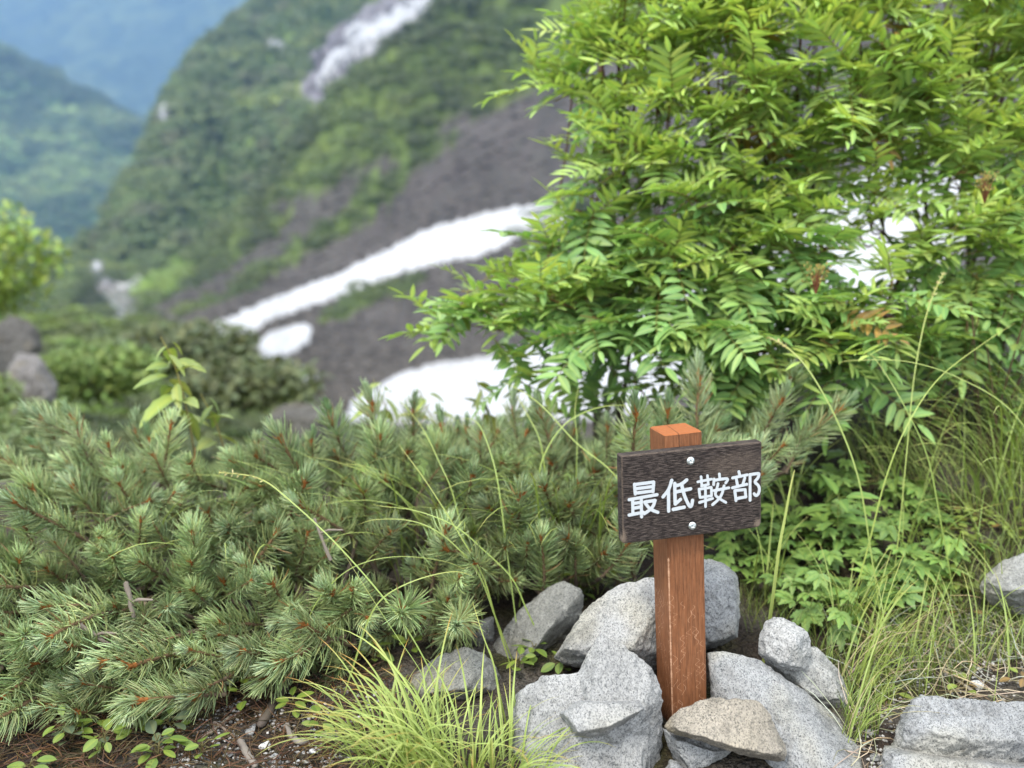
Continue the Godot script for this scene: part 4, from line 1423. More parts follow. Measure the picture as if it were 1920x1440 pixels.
# ------------------------------------------------------------------ rowan thicket
func rowans() -> void:
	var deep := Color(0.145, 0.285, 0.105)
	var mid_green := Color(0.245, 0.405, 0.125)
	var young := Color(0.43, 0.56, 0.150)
	var old_leaves := []
	for k in 6:
		old_leaves.append(rowan_leaf(6 + k % 3, rf(0.165, 0.195), rf(0.060, 0.072), rf(0.0165, 0.0195), rf(0.1, 0.5), deep.lerp(mid_green, rf(0, 1)), 0.0))
	var mid_leaves := []
	for k in 4:
		mid_leaves.append(rowan_leaf(6 + k % 2, rf(0.15, 0.175), rf(0.054, 0.066), rf(0.0145, 0.0175), rf(0.05, 0.4), mid_green.lerp(young, rf(0.1, 0.5)), 0.5))
	var new_leaves := []
	for k in 4:
		new_leaves.append(rowan_leaf(6 + k % 3, rf(0.12, 0.155), rf(0.050, 0.062), rf(0.0115, 0.0145), rf(0.0, 0.3), young.lerp(mid_green, rf(0, 0.3)), 1.0))
	var area := poly([1150, -110, 1110, 40, 1080, 150, 1120, 270, 1110, 370, 1050, 470, 930, 510, 880, 575, 900, 600, 1000, 590, 1070, 616, 1125, 685, 1200, 738, 1340, 735, 1400, 690, 1540, 690, 1660, 670, 1740, 645, 1800, 600, 1880, 550, 2020, 520, 2020, -110])
	var shrubs := []
	for r in [[1130, 3.0, "rowan at the left of the thicket, its lowest leaves hanging before the snow"], [1430, 2.95, "rowan in the middle of the thicket, right behind the signpost"], [1760, 3.0, "rowan at the right of the thicket, snow showing through its gaps"]]:
		var b := at(r[0], 740, r[1])
		b = on_ground(b.x, b.z)
		shrubs.append({"root": thing("rowan_shrub", r[2], "rowan", b, "rowan shrubs of the thicket"), "x": r[0], "tips": []})
	for layer in 4:
		var step := [84.0, 92.0, 108.0, 132.0][layer] as float
		var y := -110.0
		while y < 760.0:
			var x := 860.0
			while x < 2030.0:
				var q := Vector2(x + rf(-0.5, 0.5) * step, y + rf(-0.5, 0.5) * step)
				x += step
				if not inside(area, q):
					continue
				var gap := Vector2((q.x - 1660.0) / 170.0, (q.y - 420.0) / 115.0).length()
				if gap < 1.0 and rng.randf() < [0.22, 0.32, 0.6, 0.95][layer]:
					continue
				if q.y > 640.0 and layer == 3:
					continue
				var d: float = 2.38 + 0.10 * absf(q.x - 1450.0) / 400.0 + [0.0, 0.15, 0.32, 0.5][layer] + rf(-0.07, 0.07)
				d += 0.25 * (1.0 - ss(300.0, 700.0, q.y)) * 0.6
				var best: Dictionary = shrubs[0]
				for s in shrubs:
					if absf(s.x - q.x) < absf(best.x - q.x):
						best = s
				best.tips.append([at(q.x, q.y, d), layer, q])
			y += step * 0.88
	var rusty := rowan_leaf(6, 0.15, 0.058, 0.016, 0.4, Color(0.30, 0.20, 0.06), 0.5)
	for extra in [[960, 120, 2.75], [1010, 165, 2.75], [1085, 55, 2.7], [1050, 300, 2.72], [1040, 395, 2.66], [990, 440, 2.62], [830, 560, 2.6], [800, 600, 2.62], [935, 690, 2.55], [985, 560, 2.5]]:
		shrubs[0].tips.append([at(extra[0] + 45, extra[1], extra[2]), 0, Vector2(extra[0], extra[1])])
	for s in shrubs:
		var root: Node3D = s.root
		var base := root.position
		var tips: Array = s.tips
		tips.sort_custom(func(a, b): return atan2(a[0].y - base.y, a[0].x - base.x) < atan2(b[0].y - base.y, b[0].x - base.x))
		var n := 6
		for k in n:
			var share := tips.slice(k * tips.size() / n, (k + 1) * tips.size() / n)
			if share.is_empty():
				continue
			var mid := Vector3.ZERO
			for e in share:
				mid += e[0]
			mid = mid / share.size() - base
			mid = mid * 0.85
			mid.z -= 0.10
			var mb := MB.new()
			var stem := curve([Vector3(rf(-0.08, 0.08), -0.02, rf(-0.08, 0.08)), mid * 0.4 + Vector3(rf(-0.06, 0.06), 0.05, -0.06), mid * 0.75 + Vector3(rf(-0.05, 0.05), 0.03, rf(-0.05, 0.02)), mid], 6)
			tube(mb, stem, 0.010, 0.005, 7, Color(0.09, 0.075, 0.06), Color(0.11, 0.075, 0.05), 0.35)
			for e in share:
				var foot: Vector3 = e[0] - base
				var from: Vector3 = stem[0]
				if e[2].x < 1110.0:              # the outermost sprays grow on from their neighbours
					var near := 1e9
					for l in stem:
						if (l - foot).length() < (from - foot).length():
							from = l
					for o in share:
						if o[2].x >= 1110.0 and o[2].x > e[2].x + 25.0 and (o[0] - e[0]).length() < near:
							near = (o[0] - e[0]).length()
							from = o[0] - base
				else:
					for l in stem:
						if (l - foot).length() + 0.1 * maxf(0.0, l.y - foot.y) < (from - foot).length():
							from = l
				var inward := Vector3(0.13, 0.0, -0.04) if e[2].x < 1110.0 else Vector3.ZERO     # the outermost come out of the leaves sideways
				tube(mb, curve([from, from.lerp(foot, 0.55 + 3.0 * inward.x) + inward + Vector3(rf(-0.03, 0.03), rf(-0.06, 0.0), -0.03), foot], 4), 0.0036, 0.0020, 4, Color(0.11, 0.07, 0.045), Color(0.16, 0.055, 0.03), 0.3)
			part("stem", mb.mesh(M.bark), root)
		tips.sort_custom(func(a, b): return (a[0] - eye).length() < (b[0] - eye).length())
		var set_leaves := 0
		var rest := SurfaceTool.new()
		var rest_stalks := SurfaceTool.new()
		for e in tips:
			var p: Vector3 = e[0] - base
			var layer: int = e[1]
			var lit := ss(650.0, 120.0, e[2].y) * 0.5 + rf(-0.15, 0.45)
			var many := 6 if layer == 0 else 5
			var turn := rf(0, TAU)
			for k in many:
				var yaw := turn + TAU * k / many + rf(-0.4, 0.4)
				# leaves reach for the light and out of the thicket: those that would point back swing round
				var dir := Vector3(sin(yaw), 0, cos(yaw))
				if dir.z < -0.2:
					dir = Vector3(dir.x, 0, dir.z * -0.4)
				var pitch := rf(-0.6, 0.6)
				var lf: ArrayMesh
				var pick := lit + rf(-0.25, 0.25)
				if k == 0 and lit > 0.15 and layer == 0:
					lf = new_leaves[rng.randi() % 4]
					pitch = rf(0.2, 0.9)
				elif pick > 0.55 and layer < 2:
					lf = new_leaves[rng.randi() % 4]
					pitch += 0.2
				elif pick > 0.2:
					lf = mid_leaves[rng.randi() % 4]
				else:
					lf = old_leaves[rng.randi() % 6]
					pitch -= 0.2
				if rng.randf() < 0.005:
					lf = rusty
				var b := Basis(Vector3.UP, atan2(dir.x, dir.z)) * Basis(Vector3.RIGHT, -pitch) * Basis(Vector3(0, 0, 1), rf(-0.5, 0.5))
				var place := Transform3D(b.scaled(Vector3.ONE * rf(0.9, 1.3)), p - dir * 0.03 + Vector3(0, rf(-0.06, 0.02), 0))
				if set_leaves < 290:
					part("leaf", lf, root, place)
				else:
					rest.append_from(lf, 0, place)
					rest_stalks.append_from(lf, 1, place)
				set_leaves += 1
		if set_leaves > 290:
			var am := rest.commit()
			rest_stalks.commit(am)
			am.surface_set_material(0, M.rowan)
			am.surface_set_material(1, M.twig)
			part("leaves", am, root).set_meta("kind", "stuff")

	# a few clusters of unripe fruit on reddish stalks, held up among the leaves
	for e in [[1, 1532, 520, 2.26], [2, 1850, 350, 2.3]]:
		var root: Node3D = shrubs[e[0]].root
		var c := at(e[1], e[2], e[3]) - root.position
		var mb := MB.new()
		for k in 46:
			var a := rf(0, TAU)
			var q := c + Vector3(cos(a) * rf(0, 0.035), rf(-0.01, 0.035), sin(a) * rf(0, 0.035))
			tube(mb, [c - Vector3(0, 0.04, 0), c.lerp(q, 0.5) + Vector3(0, -0.008, 0), q], 0.0009, 0.0005, 3, Color(0.22, 0.07, 0.04), Color(0.24, 0.13, 0.05))
			tube(mb, [q - Vector3(0, 0.0022, 0), q, q + Vector3(0, 0.0022, 0)], 0.0024, 0.0020, 5, jit(Color(0.24, 0.25, 0.07), 0.3), jit(Color(0.32, 0.22, 0.06), 0.3))
		part("fruit_cluster", mb.mesh(M.twig), root)

# ------------------------------------------------------------------ grasses
func grasses() -> void:
	var yel := Color(0.345, 0.425, 0.11)
	var grn := Color(0.22, 0.32, 0.065)
	var dry := Color(0.46, 0.33, 0.09)
	var orange := Color(0.48, 0.24, 0.05)
	# the sedge tuft in front of the rocks
	var o := at(885, 1450, 1.60)
	var foot := on_ground(o.x, o.z)
	var tuft := thing("sedge_tuft", "dense yellow-green sedge tuft spilling over in front of the rocks left of the signpost", "sedge", foot)
	var kinds := []
	for k in 16:
		var tip := yel.lerp(dry, rf(0, 1)) if k % 3 else orange
		kinds.append(blade(rf(0.20, 0.31), rf(0.0048, 0.0074), rf(0.1, 0.6), rf(1.4, 2.4), jit(yel.lerp(grn, rf(0, 0.6)), 0.15), tip, rf(0.5, 0.85), rf(-0.8, 0.8)))
	for k in 250:
		var r := 0.080 * sqrt(rng.randf())
		var a := rf(0, TAU)
		var yaw := a + rf(-0.9, 0.9)
		var sc := rf(0.6, 1.1)
		if sin(yaw) > 0.3:
			sc *= 0.66
		if cos(yaw) < -0.5 and sin(yaw) > -0.5:
			sc *= 0.85
		part("blade", kinds[rng.randi() % 16], tuft, Transform3D(Basis(Vector3.UP, yaw).scaled(Vector3.ONE * sc), Vector3(sin(a) * r * 1.7, 0, cos(a) * r)))
	var side_foot := gnd(742, 1432)
	var side_tuft := thing("sedge_tuft", "looser sedge tuft on the left flank of the dense one, beside the pebbles", "sedge", side_foot)
	for k in 130:
		var a := rf(0, TAU)
		var r := 0.06 * sqrt(rng.randf())
		part("blade", kinds[rng.randi() % 16], side_tuft, Transform3D(Basis(Vector3.UP, a + rf(-0.9, 0.9)).scaled(Vector3.ONE * rf(0.45, 0.8)), Vector3(sin(a) * r * 1.3, 0, cos(a) * r)))
	# smaller tufts: [pixel x, pixel y of the foot, blades, length, spread, share of dry, label]
	var lush := []
	for k in 10:
		lush.append(blade(rf(0.16, 0.26), rf(0.0030, 0.0052), rf(0.05, 0.45), rf(0.7, 1.9), jit(grn.lerp(yel, rf(0.1, 0.7)), 0.15), yel.lerp(dry, rf(0, 0.6)), 0.7, rf(-0.6, 0.6)))
	var straw := []
	for k in 6:
		straw.append(blade(rf(0.14, 0.24), rf(0.0016, 0.0026), rf(0.2, 0.8), rf(1.2, 2.2), jit(Color(0.33, 0.29, 0.15), 0.2), Color(0.40, 0.33, 0.18), 0.4, rf(-0.8, 0.8)))
	var long_ones := []
	for k in 10:
		long_ones.append(blade(rf(0.38, 0.60), rf(0.0040, 0.0062), rf(0.1, 0.5), rf(1.2, 2.1), jit(grn.lerp(yel, rf(0, 0.8)), 0.15), yel.lerp(dry, rf(0, 0.6)), 0.7, rf(-0.5, 0.5)))
	for t in [
		[1585, 1195, 34, 1.0, 0.03, 0.1, 0.0, "bright green grass tuft just right of the small perched block"],
		[1600, 1300, 40, 1.0, 0.04, 0.2, 0.5, "grass tuft leaning right from the edge of the pale upper slab"],
		[1590, 1392, 22, 0.8, 0.02, 0.25, 1.2, "thin grass tuft at the foot of the large slanting slab"],
		[1680, 1240, 46, 0.9, 0.08, 0.2, 0.0, "sparse half-dry grass tuft between the slabs and the low leaves"],
		[1850, 1240, 34, 0.9, 0.10, 0.6, 0.0, "straw-coloured dry grass tuft under the rounded pale rock"],
		[1760, 1315, 30, 0.7, 0.10, 0.6, 0.0, "flattened dry grass tuft just above the corner slab"],
		[1720, 1060, 20, 1.1, 0.05, 0.1, 0.0, "grass tuft among the lobed leaves, right of the signpost"],
		[1900, 1170, 14, 0.9, 0.04, 0.5, -0.6, "grass tuft at the right edge below the rounded pale rock"],
		[1440, 1120, 14, 1.0, 0.04, 0.05, 0.0, "grass tuft rising beside the dark-faced block behind the signpost"],
		[1490, 1000, 14, 1.2, 0.05, 0.05, 0.0, "upright grass tuft right beside the sign board"],
		[1310, 1000, 10, 1.0, 0.03, 0.0, 0.0, "grass tuft behind the signpost under the board"]]:
		var f := gnd(t[0], t[1])
		var root := thing("grass_tuft", t[7], "grass", f)
		for k in t[2]:
			var r: float = t[4] * sqrt(rng.randf())
			var a := rf(0, TAU)
			var m: ArrayMesh = straw[rng.randi() % 6] if rng.randf() < t[5] else lush[rng.randi() % 10]
			var yaw := rf(0, TAU)
			if t[6] != 0.0:
				yaw = signf(t[6]) * PI * 0.5 + rf(-1.1, 1.1)
			part("blade", m, root, Transform3D(Basis(Vector3.UP, yaw).scaled(Vector3.ONE * t[3] * rf(0.7, 1.2)), Vector3(sin(a) * r, -0.004, cos(a) * r)))
	for t in [
		[1935, 930, 80, 1.0, "long arching grass clump at the right edge below the rowan"],
		[1860, 980, 54, 0.85, "long arching grass clump over the small round leaves at the right"],
		[1760, 960, 34, 0.8, "long arching grass clump in the dark hollow under the rowan"],
		[1680, 930, 26, 0.8, "loose long grass clump behind the tall leafy plant"],
		[1990, 780, 50, 1.0, "long grass clump high at the right edge beside the rowan leaves"],
		[1900, 830, 60, 0.8, "dense grass clump on the bank below the rightmost rowan leaves"],
		[1790, 800, 40, 0.75, "grass clump at the back of the dark hollow"],
		[1870, 1090, 26, 0.6, "arching grass clump just left of the rounded pale rock"],
		[1650, 860, 30, 0.7, "grass clump behind the herb bed, below the drooping flower head"],
		[2140, 900, 50, 0.9, "long grass clump on the bank beyond the right edge"],
		[2120, 1060, 36, 0.7, "grass clump right of the rounded pale rock"],
		[1560, 830, 24, 0.6, "grass clump between the olive pine and the dark hollow"]]:
		var f := gnd(t[0], t[1])
		var root := thing("grass_tuft", t[4], "grass", f)
		for k in t[2]:
			var r := 0.10 * sqrt(rng.randf())
			var a := rf(0, TAU)
			var yaw := rf(0, TAU)
			if rng.randf() < 0.6:
				yaw = -PI * 0.5 + rf(-0.9, 0.9)
			var m: ArrayMesh = straw[rng.randi() % 6] if rng.randf() < 0.12 else long_ones[rng.randi() % 10]
			part("blade", m, root, Transform3D(Basis(Vector3.UP, yaw).scaled(Vector3.ONE * t[3] * rf(0.6, 1.15)), Vector3(sin(a) * r, -0.004, cos(a) * r)))
	for q in scattered(poly([700, 830, 1180, 800, 1180, 980, 1000, 1040, 760, 1000]), 84.0) + scattered(poly([150, 900, 600, 860, 600, 1150, 200, 1180]), 190.0):
		var f := at(q.x, q.y + 60.0, 2.2)
		f = on_ground(f.x, f.z)
		var root := thing("grass_tuft", "thin spray of grass growing up through the dwarf pines", "grass", f, "grass sprays in the dwarf pines")
		for k in 5:
			part("blade", long_ones[rng.randi() % 10], root, Transform3D(Basis(Vector3.UP, rf(-1.9, 1.9)).scaled(Vector3.ONE * rf(0.75, 1.1)), Vector3(rf(-0.03, 0.03), 0, rf(-0.03, 0.03))))
	# single long stalks across the pines; the last number of each point is its depth
	var stalks := [
		["long pale grass stalk with a seed head arching left over the middle of the pines", [800, 1245, 1.78, 742, 1150, 1.78, 640, 1030, 1.80, 545, 940, 1.84, 485, 897, 1.87, 410, 886, 1.92], 1, 0.0026],
		["upper of two parallel grass stalks bending left across the pines", [960, 1085, 1.95, 905, 1030, 1.93, 850, 985, 1.93, 780, 958, 1.95, 722, 950, 1.98, 698, 946, 2.0], 0, 0.0034],
		["lower of two parallel grass stalks bending left across the pines", [900, 1082, 1.90, 860, 1030, 1.88, 812, 992, 1.88, 760, 975, 1.90, 700, 975, 1.93, 670, 985, 1.95], 0, 0.0034],
		["straight light green grass stalk crossing the two parallel ones", [905, 1080, 1.92, 860, 1000, 1.92, 800, 905, 1.95, 745, 830, 2.0], 0, 0.0036],
		["arching grass stalk low over the pines above the grey rocks", [690, 1165, 1.80, 720, 1120, 1.79, 780, 1088, 1.79, 850, 1072, 1.80, 890, 1082, 1.82], 0, 0.0040],
		["thin arching grass stalk left of the low arching one", [600, 1120, 1.88, 660, 1065, 1.88, 740, 1044, 1.88, 830, 1052, 1.9, 880, 1072, 1.9], 0, 0.0022],
		["tall hooked grass stalk arching to the right left of the sign board", [1008, 905, 2.15, 1022, 850, 2.15, 1060, 795, 2.16, 1120, 765, 2.18, 1180, 762, 2.22, 1230, 785, 2.26], 0, 0.0044],
		["long straight grass stalk slanting down to the left edge of the sign board", [1160, 900, 2.1, 1080, 830, 2.12, 1020, 765, 2.15, 980, 735, 2.2, 940, 715, 2.25], 0, 0.0040],
		["upright grass stalk standing between the pine shoots left of the board", [1020, 870, 2.2, 1010, 820, 2.2, 990, 780, 2.22, 968, 740, 2.25], 0, 0.0042],
		["thin upright grass stalk in the pine crest left of the signpost top", [1080, 900, 2.2, 1082, 830, 2.2, 1078, 770, 2.22, 1086, 720, 2.26], 0, 0.0030],
		["slanting grass stalk rising from the middle of the pine crest", [850, 930, 2.1, 825, 870, 2.12, 790, 800, 2.18, 745, 745, 2.25], 0, 0.0036],
		["bent grass stalk at the left part of the pine crest", [935, 915, 2.05, 920, 850, 2.08, 900, 800, 2.12, 880, 785, 2.15, 850, 790, 2.2], 0, 0.0034],
		["thin straight grass stalk from the sedge tuft up through the pines", [790, 1262, 1.70, 742, 1190, 1.70, 690, 1110, 1.72, 640, 1030, 1.76], 0, 0.0018],
		["short grass stalk standing straight above the sedge tuft", [925, 1245, 1.72, 905, 1190, 1.72, 885, 1125, 1.74], 0, 0.0038],
		["broad pale grass blade standing upright right of the sign board", [1460, 1035, 1.95, 1472, 970, 1.96, 1482, 915, 1.97, 1490, 880, 1.98], 0, 0.0075],
		["long grass stalk with a drooping flower head before the rowan at the right", [1610, 900, 2.05, 1570, 790, 2.08, 1520, 700, 2.12, 1480, 655, 2.16, 1440, 632, 2.2], 1, 0.0034],
		["long grass stalk crossing the dark hollow up to the right", [1660, 900, 2.05, 1700, 800, 2.05, 1760, 710, 2.08, 1850, 640, 2.12, 1905, 605, 2.16], 0, 0.0036],
		["grass stalk arching left across the lowest rowan leaves", [1905, 780, 2.1, 1800, 710, 2.1, 1700, 678, 2.12, 1600, 676, 2.16, 1570, 682, 2.18], 0, 0.0036],
		["grass stalk leaning left out of the dark hollow", [1740, 860, 2.1, 1700, 770, 2.1, 1660, 700, 2.14, 1630, 660, 2.18], 0, 0.0034],
		["flowering grass stalk rising in front of the dark hollow", [1700, 850, 2.15, 1715, 700, 2.18, 1740, 580, 2.22, 1770, 510, 2.26], 1, 0.0026]]
	for s in stalks:
		var pts := []
		for k in s[1].size() / 3:
			pts.append(at(s[1][3 * k], s[1][3 * k + 1], s[1][3 * k + 2]))
		# down to the ground out of sight
		var b: Vector3 = pts[0]
		var back: Vector3 = (b - pts[1]).normalized()
		back = (back + Vector3.DOWN * 0.8).normalized()
		var g := b
		for k in 60:
			if g.y < gh(g.x, g.z):
				break
			g += back * 0.012
		if (g - b).length() > 0.02:
			pts.push_front(b.lerp(g, 0.45) + back.cross(Vector3.RIGHT) * 0.004)
			pts.push_front(g)
		var base: Vector3 = pts[0]
		for k in pts.size():
			pts[k] -= base
		var root := thing("grass_stalk", s[0], "grass stalk", base)
		var line := curve(pts, 7)
		var mb := MB.new()
		var prev := []
		var wide: float = s[3] * 0.5
		var tone := jit(grn.lerp(yel, rf(0.3, 0.9)), 0.1)
		for k in line.size():
			var f := float(k) / (line.size() - 1)
			var d: Vector3 = (line[mini(k + 1, line.size() - 1)] - line[maxi(k - 1, 0)]).normalized()
			var side := d.cross((eye - base - line[k]).normalized().lerp(Vector3.UP, 0.5)).normalized()
			var nn := side.cross(d).normalized()
			var w := wide * (1.0 if s[2] == 1 else pow(1.0 - f, 0.45)) * (0.8 if f < 0.1 else 1.0)
			var cc := tone.lerp(yel.lerp(dry, 0.35), ss(0.6, 1.0, f))
			var row := [mb.vert(line[k] - side * w + nn * w * 0.5, (nn + side * 0.5).normalized(), cc), mb.vert(line[k], nn, Color(cc.r * 0.82, cc.g * 0.82, cc.b * 0.82)), mb.vert(line[k] + side * w + nn * w * 0.5, (nn - side * 0.5).normalized(), cc)]
			if prev.size():
				mb.quad(prev[0], prev[1], row[1], row[0])
				mb.quad(prev[1], prev[2], row[2], row[1])
			prev = row
		part("stalk", mb.mesh(M.grass), root)
		if s[2] == 1:
			var sm := MB.new()
			for k in 26:
				var f := 1.0 - 0.16 * rng.randf()
				var p: Vector3 = line[int(f * (line.size() - 1))]
				var d := Vector3(rf(-1, 1), rf(-0.6, 0.6), rf(-1, 1)).normalized()
				leaflet(sm, p, d + (line[-1] - line[-4]).normalized() * 1.2, d.cross(Vector3.UP) + Vector3(0, 0.2, 0), rf(0.008, 0.014), 0.0035, 0.3, 0.3, jit(Color(0.36, 0.33, 0.15), 0.25), 0, 0, 2)
			part("seed_head", sm.mesh(M.grass), root)

# ------------------------------------------------------------------ herbs, saplings
func leaf_mesh(kind: String, size: float, col: Color) -> ArrayMesh:
	var mb := MB.new()
	match kind:
		"lobed":             # five toothed lobes spread like a hand
			for k in 5:
				var a := (k - 2) * 0.62 + rf(-0.08, 0.08)
				var L := size * [0.62, 0.9, 1.0, 0.9, 0.62][k] as float
				leaflet(mb, Vector3.ZERO, Vector3(sin(a), 0.12, cos(a)), Vector3.UP, L, size * 0.40, rf(0.25, 0.6), rf(0.1, 0.35), jit(col, 0.14), 0.1, 0.28, 9)
		"oval":
			leaflet(mb, Vector3.ZERO, Vector3(0, 0.15, 1), Vector3.UP, size, size * 0.56, rf(0.1, 0.5), rf(0.1, 0.4), jit(col, 0.15), 0.75, 0, 7)
		"lance":
			leaflet(mb, Vector3.ZERO, Vector3(0, 0.2, 1), Vector3.UP, size, size * 0.36, rf(0.3, 0.9), rf(0.15, 0.5), jit(col, 0.15), 0.1, 0.12, 9)
	return mb.mesh(M.herb)

# a herb: a stem with leaves set round it in turns
func herb(root: Node3D, leaves: Array, n: int, height: float, spread: float, up: float, stemcol: Color, size := 1.0) -> void:
	var mb := MB.new()
	var lean := Vector3(rf(-0.25, 0.25), 1, rf(-0.1, 0.3)) * height
	var line := curve([Vector3(0, -0.01, 0), lean * 0.5 + Vector3(rf(-0.01, 0.01), 0, rf(-0.01, 0.01)), lean], 4)
	tube(mb, line, 0.0018, 0.0010, 5, stemcol, stemcol)
	var places := []
	for k in n:
		var s := lerpf(0.35, 1.0, (k + 0.5) / n)
		var f := s * (line.size() - 1)
		var p: Vector3 = line[int(f)]
		var yaw: float = k * 2.4 + rf(-0.4, 0.4)
		var dir := Vector3(sin(yaw), 0, cos(yaw))
		var q := p + dir * spread * rf(0.35, 1.0) + Vector3(0, spread * up * rf(0.3, 1.0), 0)
		tube(mb, [p, p.lerp(q, 0.5) + Vector3(0, 0.004, 0), q], 0.0010, 0.0008, 4, stemcol, stemcol)
		places.append([q, yaw])
	part("stem", mb.mesh(M.herb), root)
	for e in places:
		var b := Basis(Vector3.UP, e[1]) * Basis(Vector3.RIGHT, rf(-0.35, 0.5)) * Basis(Vector3(0, 0, 1), rf(-0.4, 0.4))
		part("leaf", leaves[rng.randi() % leaves.size()], root, Transform3D(b.scaled(Vector3.ONE * rf(0.75, 1.15) * size), e[0]))

func _sprig_stem(top: Vector3, k: int) -> ArrayMesh:
	var mb := MB.new()
	var out := Vector3(sin(k * 1.26), 0, cos(k * 1.26)) * 0.11
	tube(mb, curve([Vector3(0, -0.02, 0), top * 0.5 + out * 0.5, top + out], 5), 0.004, 0.0015, 5, Color(0.10, 0.07, 0.05), Color(0.13, 0.09, 0.05))
	return mb.mesh(M.bark)

func scattered(area: PackedVector2Array, step: float) -> Array:
	var out := []
	var lo := Vector2(1e9, 1e9)
	var hi := -lo
	for p in area:
		lo = lo.min(p)
		hi = hi.max(p)
	var y := lo.y
	while y < hi.y:
		var x := lo.x
		while x < hi.x:
			var q := Vector2(x, y) + Vector2(rf(-0.5, 0.5), rf(-0.5, 0.5)) * step
			if inside(area, q):
				out.append(q)
			x += step
		y += step * 0.75
	return out

func herbs() -> void:
	var lobed := []
	for k in 6:
		lobed.append(leaf_mesh("lobed", rf(0.045, 0.060), Color(0.125, 0.23, 0.065).lerp(Color(0.18, 0.30, 0.075), rf(0, 1))))
	for q in scattered(poly([1375, 1090, 1345, 1010, 1430, 880, 1540, 840, 1660, 880, 1760, 930, 1800, 1040, 1740, 1120, 1640, 1165, 1540, 1175, 1440, 1150]), 52.0):
		var where := "at the back of the bed, under the rowan" if q.y < 950.0 else "at the left end of the bed, below the sign board" if q.x < 1470.0 else "at the front of the bed, above the small perched block" if q.y > 1080.0 and q.x < 1620.0 else "at the right end of the bed, by the round-leaved creepers" if q.x > 1640.0 else "round the tall leafy plant in mid bed"
		var o := thing("lobed_herb", "toothed-leaved green herb " + where, "herb", gnd(q.x, q.y + 25.0), "lobed herbs right of the signpost")
		herb(o, lobed, 6, rf(0.05, 0.09), 0.045, 0.3, Color(0.13, 0.17, 0.05))
	# the tall leafy plant beside the board
	var lance := []
	for k in 4:
		lance.append(leaf_mesh("lance", rf(0.085, 0.105), Color(0.13, 0.25, 0.065).lerp(Color(0.17, 0.29, 0.07), rf(0, 1))))
	var tallp := thing("leafy_plant", "tall light green plant with a whorl of pointed leaves standing right of the sign board", "herb", gnd(1575, 1040))
	herb(tallp, lance, 14, 0.17, 0.02, 0.5, Color(0.20, 0.24, 0.07))
	# dull-leaved bushes in the shade of the rowan at the right edge
	var shade := []
	for k in 4:
		shade.append(leaf_mesh("oval", rf(0.042, 0.056), Color(0.10, 0.18, 0.045).lerp(Color(0.15, 0.23, 0.06), rf(0, 1))))
	for e in [[1885, 560, 2.42, "dark leafy bush at the right edge just below the rowan leaves"], [1800, 575, 2.5, "oval-leaved bush between the rowan gap and the right edge"], [1915, 640, 2.4, "oval-leaved bush at the right edge above the long grass"], [1740, 690, 2.55, "shaded oval-leaved bush at the back of the dark hollow"]]:
		var top := at(e[0], e[1], e[2])
		var base := on_ground(top.x, top.z)
		var o := thing("leafy_bush", e[3], "bush", base)
		for k in 5:
			var sub := part("sprig", _sprig_stem(top - base, k), o)
			for q in 9:
				var s := lerpf(0.4, 1.0, q / 8.0)
				var tip: Vector3 = (top - base) * s + Vector3(sin(k * 1.26), 0, cos(k * 1.26)) * 0.11 * s
				var yaw: float = q * 2.4 + rf(-0.5, 0.5)
				part("leaf", shade[rng.randi() % 4], sub, Transform3D(Basis(Vector3.UP, yaw) * Basis(Vector3.RIGHT, rf(-0.3, 0.5)), tip))
	# small round leaves on the right
	var small := []
	for k in 5:
		small.append(leaf_mesh("oval", rf(0.022, 0.030), Color(0.12, 0.19, 0.04).lerp(Color(0.19, 0.25, 0.055), rf(0, 1))))
	var bronze := leaf_mesh("oval", 0.024, Color(0.17, 0.12, 0.05))
	for q in scattered(poly([1660, 1010, 1740, 960, 1830, 950, 1960, 960, 1960, 1040, 1850, 1060, 1800, 1110, 1740, 1130, 1700, 1080]), 46.0):
		var o := thing("creeping_herb", "creeping plant with small round glossy leaves beside the rounded pale rock", "herb", gnd(q.x, q.y + 8.0), "creeping herbs beside the rounded rock")
		herb(o, small + [bronze], 9, rf(0.025, 0.055), 0.032, 0.4, Color(0.16, 0.12, 0.05))
	var tiny := []
	for k in 4:
		tiny.append(leaf_mesh("oval", rf(0.012, 0.017), Color(0.15, 0.22, 0.05).lerp(Color(0.21, 0.26, 0.07), rf(0, 1))))
	for q in scattered(poly([1560, 1150, 1720, 1100, 1830, 1090, 1860, 1160, 1780, 1190, 1700, 1200, 1640, 1260, 1600, 1250]), 46.0):
		var o := thing("creeping_herb", "tiny-leaved creeping plant on the gravelly soil between the slabs and the rounded rock", "herb", gnd(q.x, q.y), "tiny-leaved creepers on the gravel")
		herb(o, tiny + [bronze], 10, rf(0.012, 0.03), 0.030, 0.25, Color(0.16, 0.12, 0.05))
	for e in [[1800, 1300, "little leafy seedling on bare gravel above the corner slab"], [1700, 1195, "bronze-tinted seedling below the lobed herbs"], [1912, 1285, "small green seedling at the right edge above the corner slab"], [1670, 1320, "seedling wedged between the grass tufts and the corner slab"]]:
		herb(thing("seedling", e[2], "seedling", gnd(e[0], e[1])), small + [bronze, bronze], 6, 0.02, 0.022, 0.3, Color(0.16, 0.12, 0.05))
	# bilberry at the lower left
	var berry := []
	for k in 5:
		berry.append(leaf_mesh("oval", rf(0.026, 0.036), Color(0.075, 0.15, 0.028).lerp(Color(0.16, 0.23, 0.04), rf(0, 1))))
	var dull := leaf_mesh("oval", 0.034, Color(0.10, 0.14, 0.08))
